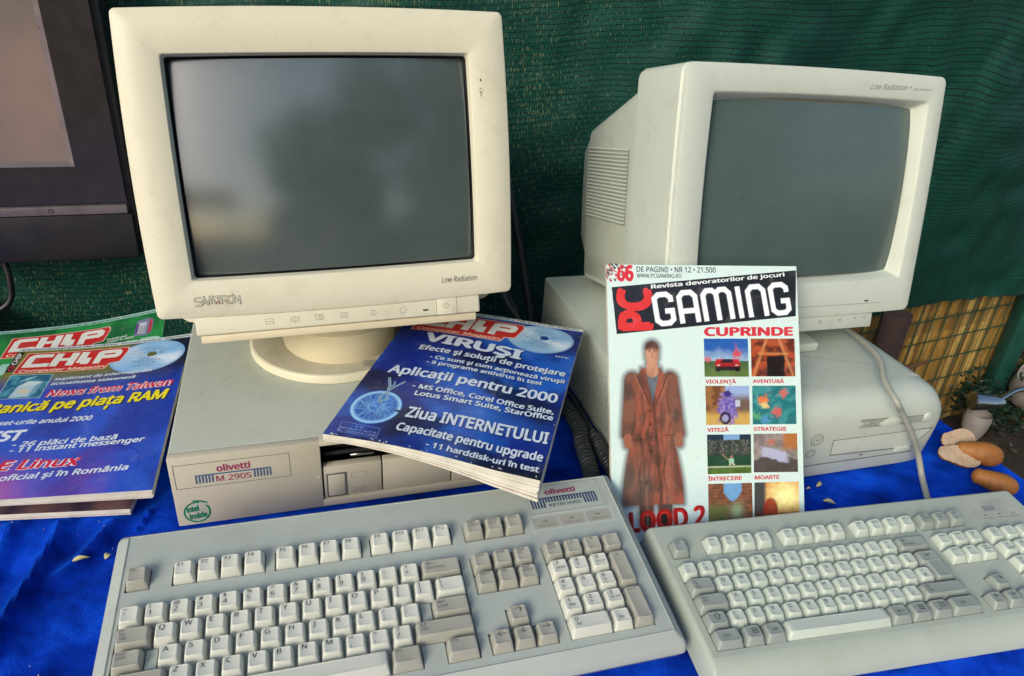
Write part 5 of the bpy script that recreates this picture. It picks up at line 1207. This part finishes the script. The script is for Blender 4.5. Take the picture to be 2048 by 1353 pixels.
# ------------------------------------------------------------------ television at the left edge
V_ = Matrix.Translation((-.559, .98, .102)) @ Matrix.Rotation(.33, 4, 'Z')
t = thing('television', 'dark flat television with grey-brown screen and glossy frame, cut by the left edge', 'television', V_)
TW_ = .72; TH_ = .52
mb = MB(); rbox(mb, -TW_, .010, .010, .075, .0, TH_, .006, 3); mb.build('rear_housing', M_TVL, t)
def fr4(mb, x0, x1, z0, z1, X0, X1, Z0, Z1, yo, yi, mat=0):
    a = [(x0, yo, z0), (x1, yo, z0), (x1, yo, z1), (x0, yo, z1)]; b = [(X0, yi, Z0), (X1, yi, Z0), (X1, yi, Z1), (X0, yi, Z1)]
    mb.add(a + b, [[i, (i + 1) % 4, 4 + (i + 1) % 4, 4 + i] for i in range(4)], mat)
mb = MB(); fr4(mb, -TW_, 0, .083, TH_, -TW_ + .056, -.056, .135, TH_ - .05, .0, .002); fr4(mb, -TW_, 0, .083, TH_, -TW_, 0, .083, TH_, .0, .012)
mb.build('gloss_frame', M_TVB, t)
mb = MB(); fr4(mb, -TW_ + .056, -.056, .135, TH_ - .05, -TW_ + .047 + .018, -.0645, .1405, TH_ - .056, .002, .009); mb.build('inner_trim', M_TVM, t)
mb = MB(); mb.add([(-TW_ + .065, .009, .1405), (-.0645, .009, .1405), (-.0645, .009, TH_ - .056), (-TW_ + .065, .009, TH_ - .056)], [[0, 1, 2, 3]]); mb.build('screen', M_TVS, t)
mb = MB(); rbox(mb, -TW_, .0, -.006, .012, .069, .0815, .002, 2)
vs, fs = stroke(ellipse(-.095, .0755, .0032, .0026, 16), .0012, True); front(mb, (vs, fs), 1, -.006, .0001); front(mb, poly(ellipse(-.062, .0755, .0008, .0008, 8)), 1, -.006, .0001)
mb.build('lower_trim', [M_TVM, M_SLOT], t)
mb = MB(); rbox(mb, -TW_, .004, -.002, .012, .0, .068, .004, 2); mb.build('speaker_panel', M_TVL, t)
mb = MB(); rbox(mb, -TW_ / 2 - .05, -TW_ / 2 + .05, .02, .06, -.09, .003, .004); rbox(mb, -TW_ / 2 - .13, -TW_ / 2 + .13, -.03, .12, -.1015, -.088, .004); mb.build('stand', M_BLACK, t)

# ------------------------------------------------------------------ cables
def cable(name, pts, r, mat, label, group=None):
    mb = MB(); tube(mb, catmull(pts, 8), r, 10); return single(mb, name, mat, label, 'cable', group)
cable('monitor_cable', [(.425, .93, .120), (.4404, .8651, .122), (.4428, .8106, .128), (.4418, .7691, .1295), (.4307, .7268, .126), (.4339, .6954, .117), (.4475, .7020, .1000), (.4690, .7080, .0726), (.4957, .7185, .0330), (.5035, .7063, .0075), (.4924, .6663, .005), (.475, .61, .005), (.45, .56, .006)], .0036, M_GCAB, 'long grey cable running down over the right computer onto the cloth')
cable('power_cable', [(-.07, 1.02, .13), (-.035, .99, .12), (-.01, .95, .085), (.03, .90, .05), (.05, .84, .016), (.0818, .8344, .0105), (.0954, .7948, .010), (.1068, .7566, .010), (.111, .7432, .0095)], .0034, M_COIL, 'thin dark straight cable running beside the coiled cables')
def coil(pts, r, wr, turns, label):
    c0 = catmull(pts, 40); L = [0]
    for a, b in zip(c0, c0[1:]): L.append(L[-1] + (b - a).length)
    out = []; N = turns * 14
    for k in range(N + 1):
        s_ = L[-1] * k / N; i = max(1, next((j for j, v in enumerate(L) if v >= s_), len(L) - 1)); tt = (s_ - L[i - 1]) / max(1e-9, L[i] - L[i - 1]); p = c0[i - 1].lerp(c0[i], tt)
        d = (c0[i] - c0[i - 1]).normalized(); a = Vector((0, 0, 1)); a = (a - d * a.dot(d)).normalized(); b = d.cross(a); an = 2 * math.pi * k / 14
        out.append(p + (a * math.cos(an) + b * math.sin(an)) * r)
    mb = MB(); tube(mb, out, wr, 6); return single(mb, 'coiled_cable', M_COIL, label, 'cable', 'coiled keyboard cables')
coil([(.058, .845, .0115), (.0695, .8148, .0115), (.0776, .7977, .0115), (.087, .7718, .0115), (.0935, .7463, .0115), (.0940, .7217, .0115), (.0980, .6954, .0115), (.1009, .6739, .0115), (.1032, .64, .0115)], .0078, .0024, 34, 'thick coiled dark grey cable nearest the blue magazine, between the two computers')
coil([(.111, .7432, .010), (.1150, .723, .010), (.1200, .7007, .010), (.1255, .6805, .010), (.131, .655, .010)], .0066, .0021, 17, 'shorter coiled dark grey cable beside the right computer, partly behind the white magazine')
cable('power_cable', [(-.02, 1.12, .20), (.005, 1.06, .12), (.018, 1.02, .075), (.028, .97, .04), (.03, .90, .012)], .006, M_WIRE, 'black cable curving down behind the cream monitor, nearer the right computer')
cable('power_cable', [(-.05, 1.05, .16), (-.022, .99, .10), (.002, .95, .07), (.012, .91, .03), (.010, .86, .010)], .0055, M_WIRE, 'black cable close beside the lower right corner of the cream monitor')
mb = MB(); rbox(mb, .0, .045, .90, .935, .002, .040, .006, 3); single(mb, 'power_plug', M_WIRE, 'black moulded plug in the dark gap between the computers', 'plug')
cable('power_cable', [(-.80, .95, .20), (-.765, .96, .13), (-.745, .955, .10), (-.738, .95, .065), (-.745, .945, .03), (-.78, .93, .008)], .0045, M_WIRE, 'black cable hanging below the television at the left edge')

# ------------------------------------------------------------------ small things on the cloth
def leaf(x, y, z, L_, wd, a, tilt, label, mat=M_LEAFY):
    mb = MB(); vs = []; fs = []; n = 10
    for i in range(n + 1):
        u = i / n; h = wd * math.sin(math.pi * min(1, u ** .8)) * (1 - .3 * u) + .0002
        for s_ in (-1, 0, 1): vs.append(((u - .5) * L_, s_ * h / 2, .0010 + abs(s_) * h * .25 + .0022 * math.sin(math.pi * u)))
    for i in range(n):
        for j in (0, 1): q_ = i * 3 + j; fs.append([q_, q_ + 3, q_ + 4, q_ + 1])
    k = len(vs); vs += [(a_, b_, c_ - .0004) for a_, b_, c_ in vs]; fs += [[k + i for i in f][::-1] for f in fs]
    mb.add(vs, fs, 0, True); single(mb, 'dry_leaf', mat, label, 'leaf', 'dry leaves on the cloth', mw=Matrix.Translation((x, y, z)) @ Matrix.Rotation(a, 4, 'Z') @ Matrix.Rotation(tilt, 4, 'X'))
leaf(-.3897, .4907, cloth_h(-.39, .49) + .001, .0145, .005, .45, .3, 'narrow pale yellow leaf on the cloth left of the large grey keyboard')
leaf(-.3713, .5014, cloth_h(-.371, .501) + .001, .0070, .006, 1.2, .2, 'tiny round yellow leaf close to the left edge of the large grey keyboard')
leaf(.3744, .6898, cloth_h(.3744, .69) + .001, .0130, .005, .9, .5, 'small curled leaf on the cloth just under the front of the right computer')
leaf(.3780, .6600, cloth_h(.378, .66) + .001, .0140, .0055, -.35, .3, 'small yellow leaf on the cloth between white magazine and the grey cable')
leaf(.3595, .6791, cloth_h(.36, .679) + .001, .0060, .003, .2, .2, 'tiniest pale leaf crumb beside the white magazine edge')
leaf(-.2620, .3330, .0475, .0110, .007, .2, .2, 'yellow leaf lying on the keys at the lower left of the large grey keyboard')
mb = MB()
for k in range(30):
    x, y = R.uniform(-.52, -.33), R.uniform(.36, .56); s_ = R.uniform(.0005, .0012); z = cloth_h(x, y) + .0008
    mb.add([(x, y, z), (x + s_ * 1.6, y + R.uniform(-1, 1) * s_, z + s_ * .4), (x + s_ * .5, y + s_, z + s_ * .6), (x + s_ * .7, y + s_ * .3, z + s_ * 1.2)], [[0, 1, 2], [0, 1, 3], [1, 2, 3], [2, 0, 3]])
single(mb, 'plant_crumbs', M_FLESH, 'scattered pale plant crumbs on the velvet at the left', 'crumbs').__setitem__('kind', 'stuff')

def block(L_, w_, h_, cut, a, x, y, z, tilt, roll, label, taper=.55):
    """elongated rounded body; cut=True gives a flat pale face on top"""
    mb = MB(); rings = []; n = 22; m_ = 24
    for i in range(n + 1):
        u = i / n; s_ = (sstep(-.02, .10, u) ** .5 * (taper + (1 - taper) * sstep(0, .65, u))) * math.sqrt(max(0, 1 - max(0, (u - .62) / .385) ** 2.2)); s_ = max(s_, .03)
        rg = []
        for k in range(m_):
            an = 2 * math.pi * k / m_; yy = w_ / 2 * s_ * math.cos(an); zz = h_ / 2 * s_ * math.sin(an)
            if cut and zz > 0: zz = 0.0006 * math.sin(u * 40 + k)
            rg.append(((u - .5) * L_, yy, zz))
        rings.append(rg)
    loft(mb, rings, 0, True, True)
    if cut:
        for i, f in enumerate(mb.f):
            zc = [mb.v[j][2] for j in f]
            if min(zc) > -.0008 and len(f) == 4: mb.m[i] = 1
    return single(mb, 'gourd_piece', [M_SKIN, M_FLESH], label, 'gourd piece', 'orange-brown pieces at the cloth edge', mw=Matrix.Translation((x, y, z)) @ Matrix.Rotation(a, 4, 'Z') @ Matrix.Rotation(tilt, 4, 'Y') @ Matrix.Rotation(roll, 4, 'X'))
block(.054, .030, .028, True, -.02, .5665, .7465, .0160, .08, .50, 'orange-brown piece lying with its grainy pale cut face up, nearest the right computer')
block(.056, .030, .031, False, -.22, .5945, .7545, .0165, .06, 0, 'whole rounded orange-brown piece behind the pale cut one')
block(.052, .030, .018, True, .22, .5790, .7750, .0190, .05, .85, 'pale oval cut half standing on edge behind the other orange-brown pieces', .6)
block(.050, .025, .026, False, -.42, .5860, .7010, .0130, .06, 0, 'tan tapered piece half hidden by the back of the right keyboard', .7)

# ------------------------------------------------------------------ things on the ground behind the table
def at(px, py, pz): return Matrix.Translation((px, py, pz))
t = thing('garden_lamp', 'small steel garden lamp with curved chrome arm and pale shade on the soil', 'lamp', at(1.262, 1.63, GZ + .035))
mb = MB(); tube(mb, catmull([(.27, .08, -.02), (.25, .08, .09), (.17, .06, .155), (.08, .035, .165), (.02, .005, .150)], 8), .0065, 10); mb.build('arm', M_STEEL, t)
Ml = Matrix.Translation((-.005, 0, .142)) @ Matrix.Rotation(D2R(20), 4, 'Y')
mb = MB(); lathe(mb, [(.0, .034), (.010, .032), (.0145, .022), (.021, .0), (.0235, -.035), (.025, -.048), (.022, -.051), (.0, -.052)], 28, 0, Ml @ Matrix.Rotation(D2R(70), 4, 'Y')); mb.build('lamp_head', M_STEEL, t)
mb = MB(); lathe(mb, [(.040, .02), (.044, .0), (.040, -.04), (.026, -.085), (.010, -.115), (0, -.118)], 28, 0, Matrix.Translation((-.025, -.005, .095)) @ Matrix.Scale(.75, 4)); mb.build('lamp_shade', M_GPL, t)
mb = MB(); lathe(mb, [(.0, -.03), (.05, -.03), (.085, .03), (.095, .09), (.10, .12), (.094, .12), (.085, .06), (.05, .0), (.0, -.01)], 30, 0, Matrix.Rotation(.5, 4, 'X'), 20, 290)
for k, v in enumerate(mb.v):
    if v[2] > .06: mb.v[k] = (v[0], v[1], v[2] + .025 * fbm(v[0] * 22, v[1] * 22, 3))
single(mb, 'broken_pot', M_GPL, 'broken pale grey plastic pot with torn rim lying by the fence foot', 'pot', mw=at(1.44, 1.76, GZ + .13) @ Matrix.Scale(.62, 4))
mb = MB(); bm = bmesh.new(); bmesh.ops.create_icosphere(bm, subdivisions=3, radius=.05)
for v in bm.verts: v.co = v.co * (1 + .12 * fbm(v.co.x * 14, v.co.y * 14, v.co.z * 14))
bm.verts.index_update(); mb.add([v.co[:] for v in bm.verts], [[v.index for v in f.verts] for f in bm.faces], 0, True); bm.free()
single(mb, 'clay_lump', M_GPL, 'smooth grey-brown lump sitting in the broken pot', 'stone', mw=at(1.45, 1.75, GZ + .165) @ Matrix.Scale(.7, 4))
M_LEAFD = colattr('dark_leaves', .5)
def leaf_cloud(mb, blobs, n, size, c1, c2, rr):
    for k in range(n):
        cx, cy, cz, r_ = rr.choice(blobs); d = Vector((rr.gauss(0, 1), rr.gauss(0, 1), rr.gauss(0, 1))).normalized() * r_ * rr.random() ** .4
        p = Vector((cx, cy, cz)) + d; a = Vector((rr.gauss(0, 1), rr.gauss(0, 1), rr.gauss(0, 1))).normalized(); b = a.orthogonal().normalized(); s_ = size * rr.uniform(.6, 1.3)
        mb.add([p - a * s_, p + b * s_ * .45, p + a * s_, p - b * s_ * .45], [[0, 1, 2, 3]], 0, False, tuple(q_ * rr.uniform(.6, 1.4) for q_ in mixc(c1, c2, rr.random())))
t = thing('shrub', 'low dark evergreen shrub growing at the foot of the green post', 'shrub', at(1.44, 1.81, GZ)); rr = random.Random(3)
mb = MB(); leaf_cloud(mb, [(-.10, .02, .14, .10), (.03, .02, .20, .12), (.14, .04, .26, .12), (.24, .08, .22, .12), (-.02, -.02, .10, .10)], 2600, .012, (.005, .020, .009), (.011, .038, .016), rr); mb.v = [(a, b, c_ * .72) for a, b, c_ in mb.v]; mb.build('foliage', M_LEAFD, t)
mb = MB()
for k in range(6): tube(mb, [(0.03 * k - .03, .02, -.02), (.04 * k - .08, .03, .12), (.06 * k - .12, .03, .24)], [.005, .004, .002], 6)
mb.build('stems', M_TWIG, t)
rr = random.Random(5); mb = MB()
for k in range(900):
    x, y = rr.uniform(.7, 2.1), rr.uniform(1.0, 1.95)
    if y > reed_y(x) - .02: continue
    s_ = rr.uniform(.006, .02); a = rr.uniform(0, 6.3); z = GZ + .035 * fbm(x * 3, y * 3, 2) + rr.uniform(.004, .02); dx, dy = math.cos(a) * s_, math.sin(a) * s_
    mb.add([(x - dx, y - dy, z), (x + dy * .4, y - dx * .4, z + rr.uniform(0, .01)), (x + dx, y + dy, z + rr.uniform(0, .012)), (x - dy * .4, y + dx * .4, z)], [[0, 1, 2, 3]], 0, False, tuple(q_ * rr.uniform(.5, 1.3) for q_ in rr.choice([(.07, .045, .03), (.11, .075, .045), (.05, .05, .03), (.16, .13, .10)])))
mb.build('leaf_litter', M_LEAFD, kind='stuff')
mb = MB(); tube(mb, [(0, 0, 0), (.25, .10, .012), (.48, .16, .02)], [.007, .006, .003], 7); single(mb, 'fallen_branch', M_TWIG, 'thin bare branch lying on the soil below the lamp', 'branch', mw=at(1.25, 1.33, GZ + .02))
mb = MB(); rbox(mb, -.035, .035, -.02, .02, -.02, .43, .006, 2)
for k in range(40): mb.v[R.randrange(len(mb.v))] = tuple(Vector(mb.v[R.randrange(len(mb.v))]))
mb = MB(); rings = []
for k in range(12): rings.append([(.030 * math.cos(a) * (1 + .12 * fbm(a * 2, k * .5, 3)), .024 * math.sin(a) * (1 + .12 * fbm(a * 2, k * .5, 8)), -.03 + .05 * k) for a in [2 * math.pi * i / 12 for i in range(12)]])
loft(mb, rings, 0, True, True); single(mb, 'wooden_post', M_WOOD, 'rough dark wooden stump between the right computer and the reeds', 'post', mw=at(.800, 1.385, GZ))
mb = MB(); tube(mb, catmull([(0, 0, 0), (.03, .004, .012), (.055, .01, .018), (.08, .012, .030)], 5), [.0075, .0075, .007, .007, .007, .007, .006, .006, .006, .006, .006, .005, .005, .004, .004, .004], 7); single(mb, 'twig', M_TWIG, 'short broken brown twig caught in the wire in front of the reeds', 'twig', mw=at(1.00, 1.655, -.365))
mb = MB(); tube(mb, catmull([(0, 0, 0), (.006, -.02, -.004), (.018, -.035, -.02)], 5), .0065, 8); single(mb, 'orange_strap', M_ORNG, 'small orange plastic strap on the fence just behind the right computer', 'strap', mw=at(.972, 1.645, -.325))

# ------------------------------------------------------------------ unseen objects behind the camera, made up to shape reflections in the screens
M_BARK = plain('bark', (.06, .045, .035), .9)
def tree(x, y, h, r_, seed, label):
    rr = random.Random(seed); t = thing('added_tree', label, 'tree', at(x, y, GZ), 'unseen trees added for reflections')
    mb = MB(); tube(mb, [(0, 0, -.1), (.05, .02, h * .3), (.0, .08, h * .6), (.02, .05, h * .85)], [.13, .11, .07, .03], 9)
    bl = []
    for k in range(20):
        a = rr.uniform(0, 6.3); q_ = rr.uniform(.2, 1) * r_; z = h * rr.uniform(.10, 1.0); bl.append((q_ * math.cos(a), q_ * math.sin(a), z, r_ * rr.uniform(.3, .5))); tube(mb, [(0, .03, h * .4), (q_ * .5 * math.cos(a), q_ * .5 * math.sin(a), (h * .45 + z) / 2), (q_ * math.cos(a), q_ * math.sin(a), z)], [.05, .03, .012], 6)
    mb.build('trunk', M_BARK, t)
    mb = MB(); leaf_cloud(mb, bl, 5600, .11, (.02, .05, .016), (.05, .09, .03), rr); mb.build('crown', M_LEAFD, t)
tree(1.35, -4.2, 3.6, 1.3, 1, 'unseen broad tree nearest behind the viewer, added to darken screen reflections'); tree(4.6, -3.2, 5.2, 1.7, 2, 'unseen tallest tree to the right behind the viewer, added to shape reflections'); tree(6.2, -8.5, 5.0, 1.8, 4, 'unseen far tree behind the viewer, added to shape reflections')  # unseen trees, added to give the screens their dark reflection

M_AWN = plain('red_awning_cloth', (.50, .06, .06), .8)
t = thing('added_stall', 'unseen stall with a red awning behind the viewer, added for a pink reflection', 'stall', at(-1.7, -8.2, GZ))  # unseen stall, invented to tint the left screen's reflection pink
mb = MB(); vs = [(-1.6, -.9, 2.5), (1.6, -.9, 2.5), (1.6, 1.0, 1.95), (-1.6, 1.0, 1.95), (1.6, 1.02, 1.6), (-1.6, 1.02, 1.6)]
vs += [(a, b, z - .02) for a, b, z in vs]; mb.add(vs, [[0, 1, 2, 3], [3, 2, 4, 5], [7, 6, 9, 8], [8, 9, 11, 10], [0, 6, 7, 1], [5, 4, 10, 11]]); mb.build('awning', M_AWN, t)
for x in (-1.5, 1.5):
    for y, h in ((-.85, 2.47), (.9, 1.97)):
        mb = MB(); tube(mb, [(x, y, -.05), (x, y, h)], .03, 8); mb.build('pole', M_STEEL, t)
mb = MB(); rbox(mb, -1.4, 1.4, -.3, .6, 0, .85, .02, 2); mb.build('counter', M_AWN, t)
